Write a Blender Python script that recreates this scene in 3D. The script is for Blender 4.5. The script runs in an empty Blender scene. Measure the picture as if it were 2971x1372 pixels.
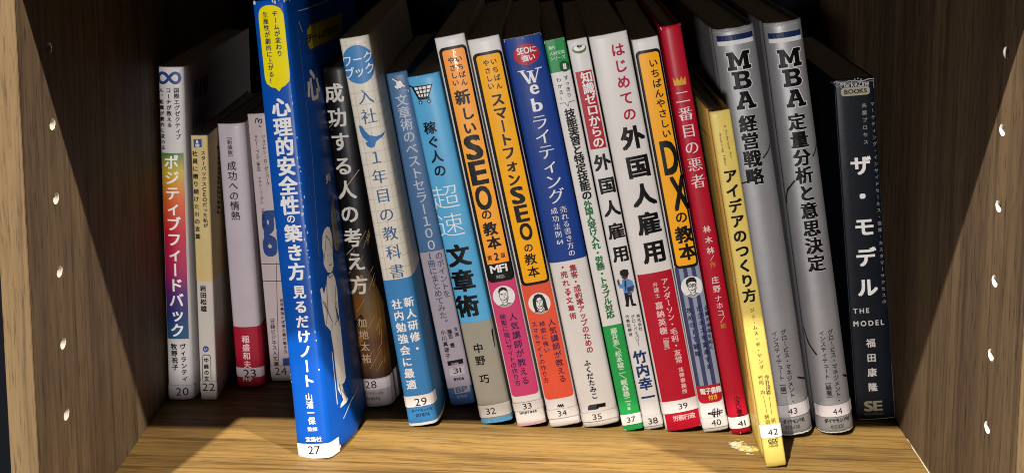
import bpy, bmesh, math, random
from mathutils import Vector, Matrix
from mathutils.geometry import tessellate_polygon
random.seed(7)
MM = 0.001
sc = bpy.context.scene
COL = sc.collection

# ------------------------------------------------------------------ camera
cam = bpy.data.cameras.new('camera')
cam.sensor_width = 36.0
cam.lens = 2794.2 * 36.0 / 2971
cam.shift_x = (1485.5 - 1469.28) / 2971
cam.shift_y = (-90.5 - 686.0) / 2971
cam.clip_start = 0.01
cam.clip_end = 50
co = bpy.data.objects.new('camera', cam)
COL.objects.link(co)
PITCH, YAW, ROLL = 0.099, -0.027, -0.001
fwd = Vector((math.sin(YAW) * math.cos(PITCH), math.cos(YAW) * math.cos(PITCH), -math.sin(PITCH)))
rgt = Vector((math.cos(YAW), -math.sin(YAW), 0))
upv = rgt.cross(fwd)
r2 = rgt * math.cos(ROLL) + upv * math.sin(ROLL)
u2 = upv * math.cos(ROLL) - rgt * math.sin(ROLL)
M3 = Matrix((r2, u2, -fwd)).transposed()
co.matrix_world = Matrix.Translation(Vector((4.5, -366.5, 288.1)) * MM) @ M3.to_4x4()
sc.camera = co

# ------------------------------------------------------------------ world, lamps, exposure
w = bpy.data.worlds.new('World')
sc.world = w
w.use_nodes = True
w.node_tree.nodes['Background'].inputs[0].default_value = (0.75, 0.8, 1.0, 1)
w.node_tree.nodes['Background'].inputs[1].default_value = 0.016
sc.view_settings.view_transform = 'Standard'
sc.view_settings.look = 'None'
sc.view_settings.exposure = 0
sc.view_settings.gamma = 1
sc.cycles.filter_width = 1.05
sc.cycles.diffuse_bounces = 1
sc.cycles.max_bounces = 4


def lamp(name, loc, aim, energy, size, color, kind='SPOT', sy=None, cone=60):
    l = bpy.data.lights.new(name, kind)
    l.energy = energy
    l.color = color
    if kind == 'AREA':
        l.shape = 'RECTANGLE'
        l.size = size
        l.size_y = sy
    else:
        l.shadow_soft_size = size
        l.spot_size = math.radians(cone)
        l.spot_blend = 0.6
    o = bpy.data.objects.new(name, l)
    COL.objects.link(o)
    o.location = loc
    o.rotation_euler = (Vector(aim) - Vector(loc)).to_track_quat('-Z', 'Y').to_euler()
    return o


# two ceiling spots (left one and right one) and the soft light of the room in front of the shelf
lamp('ceiling_spot', (-0.432, -0.586, 1.533), (0.0, 0.06, 0.05), 235, 0.012, (1.0, 0.945, 0.86))
lamp('ceiling_spot', (1.00, -0.594, 1.660), (-0.05, 0.06, 0.05), 215, 0.012, (1.0, 0.935, 0.84))
lamp('room_light', (-0.23, -2.4, -0.16), (0.0, 0.1, 0.12), 45, 0.24, (1.0, 0.965, 0.95), 'AREA', 0.32)


# ------------------------------------------------------------------ materials
def s2l(h):
    v = [int(h[i:i + 2], 16) / 255 for i in (0, 2, 4)]
    return tuple((c / 12.92 if c <= 0.04045 else ((c + 0.055) / 1.055) ** 2.4) for c in v) + (1,)


MATS = {}


def nodes(name):
    m = bpy.data.materials.new(name)
    m.use_nodes = True
    nt = m.node_tree
    return m, nt, nt.nodes['Principled BSDF'], nt.nodes, nt.links


def ink(h, rough=0.42, metal=0.0, coat=0.04, mottle=0.05):
    k = ('ink', h, rough, metal)
    if k in MATS:
        return MATS[k]
    m, nt, b, N, L = nodes('print_' + h)
    c = s2l(h)
    tc = N.new('ShaderNodeTexCoord')
    n1 = N.new('ShaderNodeTexNoise')
    n1.inputs['Scale'].default_value = 90
    n1.inputs['Detail'].default_value = 4
    L.new(tc.outputs['Object'], n1.inputs['Vector'])
    mp = N.new('ShaderNodeMapRange')
    mp.inputs[1].default_value = 0.3
    mp.inputs[2].default_value = 0.7
    mp.inputs[3].default_value = 1 - mottle
    mp.inputs[4].default_value = 1 + mottle * 0.5
    L.new(n1.outputs[0], mp.inputs[0])
    mx = N.new('ShaderNodeMix')
    mx.data_type = 'RGBA'
    mx.blend_type = 'MULTIPLY'
    mx.inputs[0].default_value = 1
    mx.inputs[6].default_value = c
    L.new(mp.outputs[0], mx.inputs[7])
    L.new(mx.outputs[2], b.inputs['Base Color'])
    rr = N.new('ShaderNodeMapRange')
    rr.inputs[3].default_value = rough - 0.1
    rr.inputs[4].default_value = rough + 0.12
    L.new(n1.outputs[0], rr.inputs[0])
    L.new(rr.outputs[0], b.inputs['Roughness'])
    b.inputs['Metallic'].default_value = metal
    b.inputs['Coat Weight'].default_value = coat
    b.inputs['Coat Roughness'].default_value = 0.25
    b.inputs['Specular IOR Level'].default_value = 0.1
    bp = N.new('ShaderNodeBump')
    bp.inputs['Strength'].default_value = 0.12
    bp.inputs['Distance'].default_value = 0.0006
    n2 = N.new('ShaderNodeTexNoise')
    n2.inputs['Scale'].default_value = 240
    L.new(tc.outputs['Object'], n2.inputs['Vector'])
    L.new(n2.outputs[0], bp.inputs['Height'])
    L.new(bp.outputs[0], b.inputs['Normal'])
    MATS[k] = m
    return m


def ramp_mat(name, stops, z0, z1):
    """a print that runs through colours along the height of the book (z0..z1 mm)"""
    if name in MATS:
        return MATS[name]
    m, nt, b, N, L = nodes(name)
    tc = N.new('ShaderNodeTexCoord')
    sp = N.new('ShaderNodeSeparateXYZ')
    L.new(tc.outputs['Object'], sp.inputs[0])
    mr = N.new('ShaderNodeMapRange')
    mr.inputs[1].default_value = z1 * MM
    mr.inputs[2].default_value = z0 * MM
    L.new(sp.outputs[2], mr.inputs[0])
    cr = N.new('ShaderNodeValToRGB')
    el = cr.color_ramp.elements
    el[0].position, el[0].color = stops[0][0], s2l(stops[0][1])
    el[1].position, el[1].color = stops[-1][0], s2l(stops[-1][1])
    for p, h in stops[1:-1]:
        e = el.new(p)
        e.color = s2l(h)
    L.new(mr.outputs[0], cr.inputs[0])
    L.new(cr.outputs[0], b.inputs['Base Color'])
    b.inputs['Roughness'].default_value = 0.4
    b.inputs['Specular IOR Level'].default_value = 0.22
    b.inputs['Coat Weight'].default_value = 0.06
    MATS[name] = m
    return m


def wood(name, along, light, mid, dark, rough=0.45, fine=1.0, seed=0.0, slant=0.0, streak=0.55, spec=0.25):
    m, nt, b, N, L = nodes(name)
    tc = N.new('ShaderNodeTexCoord')
    mp = N.new('ShaderNodeMapping')
    mp.inputs['Location'].default_value = (seed, seed * 0.7, seed * 1.3)
    mp.inputs['Rotation'].default_value = (0, 0, slant)
    L.new(tc.outputs['Object'], mp.inputs[0])

    def stretched(lo, hi, detail, dist=0.0, rough_=0.6):
        q = N.new('ShaderNodeMapping')
        s = [hi, hi, hi]
        s['xyz'.index(along)] = lo
        q.inputs['Scale'].default_value = s
        L.new(mp.outputs[0], q.inputs[0])
        n = N.new('ShaderNodeTexNoise')
        n.inputs['Scale'].default_value = 1
        n.inputs['Detail'].default_value = detail
        n.inputs['Roughness'].default_value = rough_
        n.inputs['Distortion'].default_value = dist
        L.new(q.outputs[0], n.inputs['Vector'])
        return n.outputs[0]
    broad = stretched(3.0, 34 * fine, 3, 0.4)
    lines = stretched(1.4, 60 * fine, 4, 0.25, 0.55)
    grain = stretched(16, 330 * fine, 5, 0.3, 0.65)
    pore = stretched(70, 1000 * fine, 3, 0.2, 0.6)

    def mr(src, a, b_, c=0.0, d=1.0):
        q = N.new('ShaderNodeMapRange')
        for i, v in enumerate((a, b_, c, d)):
            q.inputs[i + 1].default_value = v
        L.new(src, q.inputs[0])
        return q.outputs[0]

    def mix(f, a, b_, blend='MIX'):
        q = N.new('ShaderNodeMix')
        q.data_type = 'RGBA'
        q.blend_type = blend
        for i, v in ((0, f), (6, a), (7, b_)):
            if hasattr(v, 'links'):
                L.new(v, q.inputs[i])
            else:
                q.inputs[i].default_value = v
        return q.outputs[2]
    ab = N.new('ShaderNodeMath')
    ab.operation = 'SUBTRACT'
    ab.inputs[1].default_value = 0.5
    L.new(lines, ab.inputs[0])
    a2 = N.new('ShaderNodeMath')
    a2.operation = 'ABSOLUTE'
    L.new(ab.outputs[0], a2.inputs[0])
    c1 = mix(mr(broad, 0.34, 0.66), s2l(mid), s2l(light))
    c2 = mix(mr(grain, 0.36, 0.56, streak * 0.75, 0.0), c1, s2l(dark))
    c2b = mix(mr(pore, 0.52, 0.7, 0.0, 0.35), c2, s2l(light))
    c3 = mix(mr(a2.outputs[0], 0.004, 0.028, streak, 0.0), c2b, s2l(dark))
    c4 = mix(mr(pore, 0.30, 0.44, 0.75, 0.0), c3, s2l(dark))
    L.new(c4, b.inputs['Base Color'])
    L.new(mr(grain, 0.3, 0.7, rough + 0.12, rough - 0.08), b.inputs['Roughness'])
    bp = N.new('ShaderNodeBump')
    bp.inputs['Strength'].default_value = 0.25
    bp.inputs['Distance'].default_value = 0.0003
    L.new(pore, bp.inputs['Height'])
    L.new(bp.outputs[0], b.inputs['Normal'])
    b.inputs['Specular IOR Level'].default_value = spec
    return m


W_FLOOR = wood('walnut_laminate_shelf', 'x', '94743F', '795D33', '432F18', 0.5, 1.6, 0.37, 0.035, 0.65)
W_SIDE = wood('walnut_laminate_side', 'z', '78634A', '594736', '33271F', 0.55, 1.0, 1.9, 0.0, 0.45)
W_EDGE = wood('walnut_edge_band', 'z', '7E6848', '695338', '453422', 0.55, 1.2, 3.1, 0.0, 0.45)
W_DARK = wood('black_laminate_back', 'z', '0A0A0E', '08080B', '050507', 0.8, 0.8, 5.2, spec=0.03)
PAPER_IN = ink('C8B898', 0.9, 0, 0, 0.15)


def paper():
    m, nt, b, N, L = nodes('page_paper')
    tc = N.new('ShaderNodeTexCoord')
    q = N.new('ShaderNodeMapping')
    q.inputs['Scale'].default_value = (9000, 25, 25)
    L.new(tc.outputs['Object'], q.inputs[0])
    n = N.new('ShaderNodeTexNoise')
    n.inputs['Scale'].default_value = 1
    n.inputs['Detail'].default_value = 2
    L.new(q.outputs[0], n.inputs['Vector'])
    cr = N.new('ShaderNodeValToRGB')
    cr.color_ramp.elements[0].position = 0.3
    cr.color_ramp.elements[0].color = s2l('8E8676')
    cr.color_ramp.elements[1].position = 0.7
    cr.color_ramp.elements[1].color = s2l('D8D0BE')
    L.new(n.outputs[0], cr.inputs[0])
    L.new(cr.outputs[0], b.inputs['Base Color'])
    b.inputs['Roughness'].default_value = 0.9
    bp = N.new('ShaderNodeBump')
    bp.inputs['Strength'].default_value = 0.5
    bp.inputs['Distance'].default_value = 0.0003
    L.new(n.outputs[0], bp.inputs['Height'])
    L.new(bp.outputs[0], b.inputs['Normal'])
    return m


PAGES = paper()


# ------------------------------------------------------------------ small builders
def link(name, me, mat, parent=None):
    o = bpy.data.objects.new(name, me)
    COL.objects.link(o)
    if mat is not None and len(me.materials) == 0:
        me.materials.append(mat)
    if parent:
        o.parent = parent
    return o


def from_bm(name, bm, mat, parent=None):
    me = bpy.data.meshes.new(name)
    bm.to_mesh(me)
    bm.free()
    return link(name, me, mat, parent)


def box(name, x0, x1, y0, y1, z0, z1, mat, parent=None, bevel=0.6):
    bm = bmesh.new()
    bmesh.ops.create_cube(bm, size=1)
    for v in bm.verts:
        v.co = Vector(((x0 + x1) / 2 + v.co.x * (x1 - x0), (y0 + y1) / 2 + v.co.y * (y1 - y0), (z0 + z1) / 2 + v.co.z * (z1 - z0))) * MM
    if bevel:
        bmesh.ops.bevel(bm, geom=bm.edges[:], offset=bevel * MM, segments=2, affect='EDGES')
    return from_bm(name, bm, mat, parent)


def tag(o, label, cat, group=None, kind=None):
    o['label'] = label
    o['category'] = cat
    if group:
        o['group'] = group
    if kind:
        o['kind'] = kind


# ------------------------------------------------------------------ the bookcase
HW = 196.7          # half of the inner width
TOP = 251.0
BACK = 276.0
case = bpy.data.objects.new('bookcase', None)
COL.objects.link(case)
tag(case, 'walnut laminate bookcase compartment with peg holes down both side panels', 'bookcase')
box('shelf_board', -HW, HW, 0, BACK, -18, 0, W_FLOOR, case, 0.3)
W_TOP = wood('walnut_laminate_upper', 'x', '78634A', '594736', '33271F', 0.55, 1.0, 2.7, 0.0, 0.45)
box('shelf_board', -HW, HW, 0, BACK, TOP, TOP + 18, W_TOP, case, 0.3)
box('back_panel', -HW, HW, BACK, BACK + 4, -110, TOP + 340, W_DARK, case, 0)
# side panels: a real board whose inner face has drilled peg holes
HOLE_Y, HOLE_Z, HOLE_R, PITCHZ = 24.1, 55.3, 2.45, 32.0


def side_panel(sx):
    xi, xo = sx * HW, sx * (HW + 11.5)
    bm = bmesh.new()
    z0, z1, y0, y1 = -110.0, TOP + 340, 0.0, BACK + 4
    ya, yb = HOLE_Y - 8, HOLE_Y + 8

    def quad(pts):
        bm.faces.new([bm.verts.new(Vector(p) * MM) for p in pts])
    ks = range(-3, 7)
    cells = [HOLE_Z + PITCHZ * k for k in ks]
    quad([(xi, y0, z0), (xi, ya, z0), (xi, ya, z1), (xi, y0, z1)])
    quad([(xi, yb, z0), (xi, y1, z0), (xi, y1, z1), (xi, yb, z1)])
    lo = cells[0] - 16
    hi = cells[-1] + 16
    quad([(xi, ya, z0), (xi, yb, z0), (xi, yb, lo), (xi, ya, lo)])
    quad([(xi, ya, hi), (xi, yb, hi), (xi, yb, z1), (xi, ya, z1)])
    n = 24
    for zc in cells:
        ring, outer = [], []
        for i in range(n):
            a = 2 * math.pi * (i + 0.5) / n
            c, s = math.cos(a), math.sin(a)
            k = min(8 / abs(c), 16 / abs(s))
            outer.append((xi, HOLE_Y + c * k, zc + s * k))
            ring.append((xi, HOLE_Y + c * HOLE_R, zc + s * HOLE_R))
        for i in range(n):
            j = (i + 1) % n
            quad([outer[i], outer[j], ring[j], ring[i]])
        for cy, cz in ((8, 16), (-8, 16), (-8, -16), (8, -16)):
            best = sorted(range(n), key=lambda i: (outer[i][1] - HOLE_Y - cy) ** 2 + (outer[i][2] - zc - cz) ** 2)[:2]
            quad([outer[best[0]], outer[best[1]], (xi, HOLE_Y + cy, zc + cz)])
    quad([(xo, y0, z0), (xo, y1, z0), (xo, y1, z1), (xo, y0, z1)])
    quad([(xi, y1, z0), (xo, y1, z0), (xo, y1, z1), (xi, y1, z1)])
    quad([(xi, y0, z0), (xo, y0, z0), (xo, y1, z0), (xi, y1, z0)])
    quad([(xi, y0, z1), (xo, y0, z1), (xo, y1, z1), (xi, y1, z1)])
    p = from_bm('side_panel', bm, W_SIDE, case)
    # front edge band, a hair proud of the board
    xa, xb = sorted((xi, xo))
    box('edge_band', xa, xb, -0.6, 0.0, z0, z1, W_EDGE, p, 0.2)
    # the drilled holes: bare pale sockets
    cup = bmesh.new()
    prev = None
    for d, r in ((0.0, HOLE_R), (0.35, HOLE_R * 0.94), (3.6, HOLE_R * 0.9), (4.4, HOLE_R * 0.4)):
        ringv = [cup.verts.new(Vector((sx * d, math.cos(2 * math.pi * i / n) * r, math.sin(2 * math.pi * i / n) * r)) * MM) for i in range(n)]
        if prev:
            for i in range(n):
                cup.faces.new([prev[i], prev[(i + 1) % n], ringv[(i + 1) % n], ringv[i]])
        prev = ringv
    cup.faces.new(prev)
    me = bpy.data.meshes.new('peg_hole')
    cup.to_mesh(me)
    cup.free()
    me.materials.append(ink('FFF6E4', 0.3, 0, 0.4, 0.1))
    for zc in cells:
        if 0 < zc < TOP:
            h = link('peg_hole', me, None, p)
            h.location = Vector((xi, HOLE_Y, zc)) * MM


side_panel(-1)
side_panel(1)
# pale chipped line where the shelf meets the right side panel
bm = bmesh.new()
ys = [2 + i * 4.5 for i in range(24)]
pts = []
for i, y in enumerate(ys):
    wdt = 0.35 + 0.35 * random.random() if random.random() > 0.2 else 0.12
    if y < 62:
        wdt += 0.45 * random.random()
    pts.append((y, wdt))
vs = [(bm.verts.new(Vector((HW - 0.02, y, 0.12)) * MM), bm.verts.new(Vector((HW - b, y, 0.12)) * MM)) for y, b in pts]
for a, b in zip(vs, vs[1:]):
    bm.faces.new([a[0], b[0], b[1], a[1]])
from_bm('chipped_edge', bm, ink('D8CBB4', 0.7, 0, 0), case)
# pale cream and yellow flecks on the shelf beside the yellow book
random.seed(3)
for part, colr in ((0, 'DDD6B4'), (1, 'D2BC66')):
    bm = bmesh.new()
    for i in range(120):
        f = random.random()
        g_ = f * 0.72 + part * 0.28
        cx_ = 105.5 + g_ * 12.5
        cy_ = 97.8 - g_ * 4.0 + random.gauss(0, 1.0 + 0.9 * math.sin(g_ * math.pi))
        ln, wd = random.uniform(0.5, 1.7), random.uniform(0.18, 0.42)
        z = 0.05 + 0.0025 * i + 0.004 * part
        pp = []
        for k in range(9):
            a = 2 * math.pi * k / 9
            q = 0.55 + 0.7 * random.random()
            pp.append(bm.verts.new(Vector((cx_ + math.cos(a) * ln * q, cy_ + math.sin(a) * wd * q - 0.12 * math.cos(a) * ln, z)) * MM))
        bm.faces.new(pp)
    o = from_bm('pale_flecks', bm, ink(colr, 0.5, 0, 0.2, 0.3), case)
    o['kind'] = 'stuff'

# dark wall behind the bookcase
wall = box('wall', -1500, 1500, 300, 330, -900, 1500, ink('101218', 0.8, 0, 0), None, 0)
wall['kind'] = 'structure'
wall['label'] = 'near black wall behind the bookcase'

BOOKS = {
 '20': dict(x=-195.30, y=132.68, lean=-0.0067, yaw=0.0220, tip=-0.0036, t=13.26, H=186.1),
 '22': dict(x=-177.33, y=132.64, lean=0.0037, yaw=0.0014, tip=-0.0024, t=8.94, H=149.0),
 '23': dict(x=-161.86, y=147.54, lean=0.0466, yaw=-0.0317, tip=-0.0005, t=15.59, H=151.5),
 '24': dict(x=-143.62, y=152.71, lean=0.0647, yaw=-0.0214, tip=0.0041, t=12.07, H=155.6),
 '27': dict(x=-111.83, y=83.86, lean=0.1081, yaw=-0.1419, tip=0.0653, t=17.16, H=227.0),
 '28': dict(x=-87.20, y=129.09, lean=0.1044, yaw=-0.0504, tip=-0.0012, t=15.39, H=187.6),
 '29': dict(x=-59.66, y=110.23, lean=0.1587, yaw=0.0080, tip=-0.0059, t=14.66, H=207.9),
 '31': dict(x=-39.29, y=130.13, lean=0.1905, yaw=-0.0221, tip=-0.0011, t=13.35, H=186.0),
 '32': dict(x=-21.86, y=113.80, lean=0.2025, yaw=-0.0701, tip=-0.0004, t=16.91, H=188.1),
 '33': dict(x=-2.86, y=111.34, lean=0.2022, yaw=-0.0166, tip=-0.0022, t=15.45, H=209.5),
 '34': dict(x=14.27, y=110.87, lean=0.2050, yaw=-0.0238, tip=-0.0025, t=16.28, H=208.7),
 '35': dict(x=31.58, y=111.29, lean=0.2012, yaw=0.0040, tip=-0.0017, t=19.48, H=209.1),
 '37': dict(x=52.48, y=108.50, lean=0.2028, yaw=0.0172, tip=-0.0020, t=10.12, H=209.1),
 '38': dict(x=63.24, y=109.89, lean=0.2001, yaw=-0.0141, tip=-0.0020, t=10.09, H=208.8),
 '39': dict(x=74.27, y=109.05, lean=0.1987, yaw=0.0049, tip=-0.0009, t=19.26, H=210.8),
 '40': dict(x=93.59, y=108.52, lean=0.1906, yaw=-0.0229, tip=-0.0021, t=13.15, H=209.0),
 '41': dict(x=107.66, y=107.29, lean=0.1860, yaw=-0.0170, tip=-0.0002, t=10.32, H=215.7),
 '42': dict(x=118.99, y=79.51, lean=0.1722, yaw=-0.0007, tip=0.0250, t=9.92, H=177.8),
 '43': dict(x=129.17, y=107.28, lean=0.1672, yaw=-0.0011, tip=-0.0011, t=20.68, H=213.9),
 '44': dict(x=152.87, y=110.11, lean=0.1549, yaw=-0.0143, tip=0.0011, t=18.89, H=216.0),
 '45': dict(x=176.44, y=121.52, lean=0.0971, yaw=-0.0334, tip=-0.0011, t=19.93, H=183.7),
}
PRINT = {
 '20': [
  ('INF', 5.84, 179.94, 6.6),
  ('T', '国際エグゼクティブ', 9.58, 173.3, 9.85, 148.05, 2.78, 2.78, '070605', 'b', 'caption_lettering', 3),
  ('T', 'コーチが教える', 5.33, 173.27, 5.47, 154.59, 2.63, 2.63, '070605', 'b', 'caption_lettering', 3),
  ('T', '人、組織が劇的に変わる', 1.31, 173.25, 1.52, 142.11, 2.32, 2.32, '070605', 'b', 'caption_lettering', 3),
  ('B', 0.35, 35.25, 12.26, 139.13, 0, 0, 'SPECTRUM', 'colour_panel', 1),
  ('T', 'ポジティブフィードバック', 5.79, 134.18, 6.36, 40.26, 7.63, 7.63, 'F2F0EE', 'b', 'title_lettering', 3),
  ('T', 'ヴィランティ', 8.88, 30.89, 9.5, 12.56, 3.15, 3.15, '070605', 'b', 'author_lettering', 3),
  ('T', '牧野祝子', 4.07, 30.85, 4.43, 19.13, 3.32, 3.32, '070605', 'b', 'author_lettering', 3),
  ('S', '20', -2.0, 1.76, 15.26, 8.59, 7.97, 5.18, 6.67, 'C8C2C3'),
  ('P', [(25.43, 175.01), (26.13, 174.85), (25.01, 164.82), (24.32, 164.98)], '6A6A6C', 'barcode', 1),
  ('P', [(27.82, 174.88), (29.01, 174.61), (27.88, 164.6), (26.7, 164.89)], '6A6A6C', 'barcode', 1),
  ('P', [(30.24, 174.74), (31.92, 174.37), (30.79, 164.38), (29.12, 164.79)], '6A6A6C', 'barcode', 1),
  ('P', [(32.68, 174.61), (33.4, 174.45), (32.29, 164.51), (31.56, 164.69)], '6A6A6C', 'barcode', 1),
  ('P', [(35.14, 174.47), (36.36, 174.21), (35.24, 164.3), (34.03, 164.59)], '6A6A6C', 'barcode', 1),
  ('P', [(37.63, 174.34), (39.35, 173.96), (38.23, 164.07), (36.52, 164.48)], '6A6A6C', 'barcode', 1),
  ('P', [(40.13, 174.2), (40.88, 174.04), (39.77, 164.2), (39.03, 164.38)], '6A6A6C', 'barcode', 1),
  ('P', [(42.66, 174.06), (43.92, 173.79), (42.81, 163.98), (41.56, 164.28)], '6A6A6C', 'barcode', 1),
  ('P', [(45.22, 173.92), (46.99, 173.54), (45.89, 163.75), (44.12, 164.17)], '6A6A6C', 'barcode', 1),
  ('P', [(47.8, 173.78), (48.56, 173.61), (47.47, 163.88), (46.7, 164.06)], '6A6A6C', 'barcode', 1),
  ('P', [(50.4, 173.63), (51.69, 173.36), (50.6, 163.66), (49.31, 163.96)], '6A6A6C', 'barcode', 1),
  ('P', [(24.03, 155.79), (24.93, 155.56), (24.21, 148.88), (23.33, 149.12)], '6A6A6C', 'barcode', 1),
  ('P', [(26.38, 155.5), (27.32, 155.26), (26.58, 148.63), (25.63, 148.89)], '6A6A6C', 'barcode', 1),
  ('P', [(28.78, 155.2), (29.73, 154.96), (28.99, 148.38), (28.04, 148.64)], '6A6A6C', 'barcode', 1),
  ('P', [(31.2, 154.9), (32.17, 154.65), (31.43, 148.12), (30.47, 148.39)], '6A6A6C', 'barcode', 1),
  ('P', [(33.65, 154.59), (34.62, 154.34), (33.9, 147.87), (32.93, 148.13)], '6A6A6C', 'barcode', 1),
  ('P', [(36.12, 154.28), (37.1, 154.03), (36.38, 147.6), (35.4, 147.87)], '6A6A6C', 'barcode', 1),
  ('P', [(38.62, 153.97), (39.61, 153.72), (38.89, 147.34), (37.9, 147.61)], '6A6A6C', 'barcode', 1),
  ('P', [(41.14, 153.66), (42.13, 153.4), (41.42, 147.08), (40.42, 147.34)], '6A6A6C', 'barcode', 1),
  ('P', [(43.68, 153.34), (44.69, 153.08), (43.98, 146.81), (42.97, 147.08)], '6A6A6C', 'barcode', 1),
 ],
 '22': [
  ('B', -12.0, 67.76, 68.94, 149.01, 0.0, 0.0, 'CBB47C', 'colour_band', 1),
  ('P', [(1.47, 146.55), (5.85, 146.8), (5.92, 142.36), (1.53, 142.11)], '2B4C8C', 'series_badge', 2),
  ('H', 'B', 3.53, 145.37, 1.25, 1.59, 'F2F0EE', 'b', 'caption_lettering', 3, 0),
  ('H', '10', 3.61, 143.31, 2.19, 1.59, 'F2F0EE', 'b', 'caption_lettering', 3, 0),
  ('T', 'スターバックスCEOだった私が', 6.43, 139.18, 6.38, 99.22, 2.42, 2.42, '070605', 'b', 'title_lettering', 3),
  ('T', ['社', '員', 'に', '贈', 'り', '続', 'け', 'た', '31', 'の', '言', '葉'], 1.95, 138.77, 1.81, 92.97, 2.82, 2.82, '070605', 'b', 'title_lettering', 3),
  ('T', '岩田松雄', 3.61, 63.97, 3.62, 52.42, 3.32, 3.32, '070605', 'b', 'author_lettering', 3),
  ('E', 3.83, 29.44, 1.67, 1.73, '2F4A8A', 'printed_disc', 2),
  ('T', 'い', 3.83, 29.44, 3.83, 29.43, 1.93, 1.93, 'F2F0EE', 'r', 'caption_lettering', 3),
  ('L', [(1.43, 11.84), (1.72, 24.67), (2.48, 26.05), (5.65, 26.08), (6.39, 24.71), (6.1, 11.88)], 0.25, '070605', 'printed_frame', 3),
  ('T', '中経の文', 3.87, 23.04, 3.75, 12.5, 2.64, 2.64, '070605', 'b', 'caption_lettering', 3),
  ('S', '22', -2.0, 4.51, 10.94, 10.95, 4.63, 7.73, 6.71, 'C4BCB8'),
  ('P', [(22.74, 139.15), (27.73, 137.29), (29.04, 135.5), (24.12, 135.97)], '2A2C3C', 'cover_print', 1),
  ('P', [(24.12, 135.97), (26.23, 134.93), (28.75, 132.78), (23.82, 133.28)], '4A3A30', 'cover_print', 1),
  ('P', [(23.35, 133.42), (24.74, 132.59), (28.45, 130.06), (23.53, 130.58)], '33384F', 'cover_print', 1),
  ('P', [(22.58, 130.87), (25.89, 129.45), (28.16, 127.34), (23.24, 127.88)], '2A2C3C', 'cover_print', 1),
  ('P', [(21.82, 128.33), (24.39, 127.11), (27.86, 124.62), (22.95, 125.19)], '4A3A30', 'cover_print', 1),
  ('P', [(23.19, 125.11), (25.54, 123.95), (27.57, 121.9), (22.66, 122.49)], '33384F', 'cover_print', 1),
  ('P', [(22.42, 122.57), (24.05, 121.63), (27.28, 119.18), (22.37, 119.8)], '2A2C3C', 'cover_print', 1),
  ('P', [(21.66, 120.03), (25.2, 118.46), (26.98, 116.46), (22.08, 117.1)], '4A3A30', 'cover_print', 1),
  ('P', [(20.89, 117.5), (23.71, 116.15), (26.69, 113.74), (21.79, 114.41)], '33384F', 'cover_print', 1),
  ('P', [(20.13, 114.97), (24.85, 112.95), (26.4, 111.02), (21.5, 111.71)], '2A2C3C', 'cover_print', 1),
  ('P', [(21.5, 111.71), (23.36, 110.66), (26.1, 108.3), (21.21, 109.02)], '4A3A30', 'cover_print', 1),
  ('P', [(20.73, 109.18), (24.51, 107.45), (25.81, 105.58), (20.92, 106.32)], '33384F', 'cover_print', 1),
  ('P', [(19.97, 106.66), (23.02, 105.16), (25.52, 102.86), (20.62, 103.63)], '2A2C3C', 'cover_print', 1),
  ('P', [(19.21, 104.14), (21.53, 102.89), (25.22, 100.14), (20.33, 100.94)], '4A3A30', 'cover_print', 1),
 ],
 '23': [
  ('T', '［新装版］', 7.01, 144.01, 6.93, 132.33, 2.76, 2.76, '3A3038', 'r', 'caption_lettering', 3),
  ('T', '成功への情熱', 7.14, 127.65, 7.2, 99.38, 5.05, 5.05, '2A2530', 'r', 'title_lettering', 3),
  ('B', -12.0, 0.0, 75.59, 35.16, 0.0, 0.0, '9E1A30', 'obi', 1),
  ('T', '稲盛和夫', 7.47, 28.16, 7.37, 13.44, 4.19, 4.19, 'E3BFC0', 'b', 'author_lettering', 3),
  ('H', 'PHP', 6.99, 4.7, 5.5, 2.45, 'E3BFC0', 'b', 'publisher_lettering', 3, 0),
  ('S', '23', -2.0, 5.9, 17.59, 11.36, 8.35, 8.16, 6.95, 'C9BBC2'),
 ],
 '24': [
  ('L', [(4.24, 150.21), (4.85, 152.48), (5.85, 152.67), (6.13, 150.36), (6.85, 151.96), (7.93, 152.07), (7.93, 150.27), (6.9, 149.74)], 0.5, '070605', 'emblem', 3),
  ('L', [(6.19, 149.12), (6.55, 147.71), (7.74, 148.14)], 0.25, '070605', 'printed_line', 3),
  ('T', 'ジョナサン・ローゼンバーグ', 8.01, 142.04, 8.22, 115.13, 2.12, 2.12, '2A2628', 'r', 'author_lettering', 3),
  ('T', 'ラリー・ペイジ［序文］\u3000アラン・イーグル', 3.91, 142.08, 3.83, 104.77, 1.96, 1.96, '2A2628', 'r', 'author_lettering', 3),
  ('T', '土方奈美［訳］', 4.13, 100.75, 3.9, 90.08, 1.97, 1.78, '2A2628', 'r', 'author_lettering', 3),
  ('H', 'g', 6.32, 91.81, 8.33, 24.89, '22407E', 'H', 'printed_letter', 1, 0),
  ('L', [(0.12, 69.42), (11.38, 68.73)], 0.3, '2A2628', 'printed_line', 3),
  ('L', [(0.05, 59.47), (10.97, 58.98)], 0.3, '2A2628', 'printed_line', 3),
  ('L', [(8.93, 69.95), (4.67, 3.0)], 0.25, '2A2628', 'printed_line', 3),
  ('T', '日経ビジネス人文庫', 3.71, 35.81, 3.5, 10.63, 2.74, 2.74, '070605', 'r', 'series_lettering', 3),
  ('T', '世界最強の成果主義の働き方', 9.97, 47.55, 9.62, 17.48, 2.0, 2.0, '33333A', 'r', 'caption_lettering', 3),
  ('P', [(7.63, 13.59), (12.06, 13.79), (11.85, 9.35), (7.61, 9.24)], '2B4080', 'printed_mark', 2),
  ('S', '24', -2.0, 2.48, 14.07, 8.91, 5.97, 6.27, 6.61, 'C2B2B4'),
 ],
 '27': [
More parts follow.
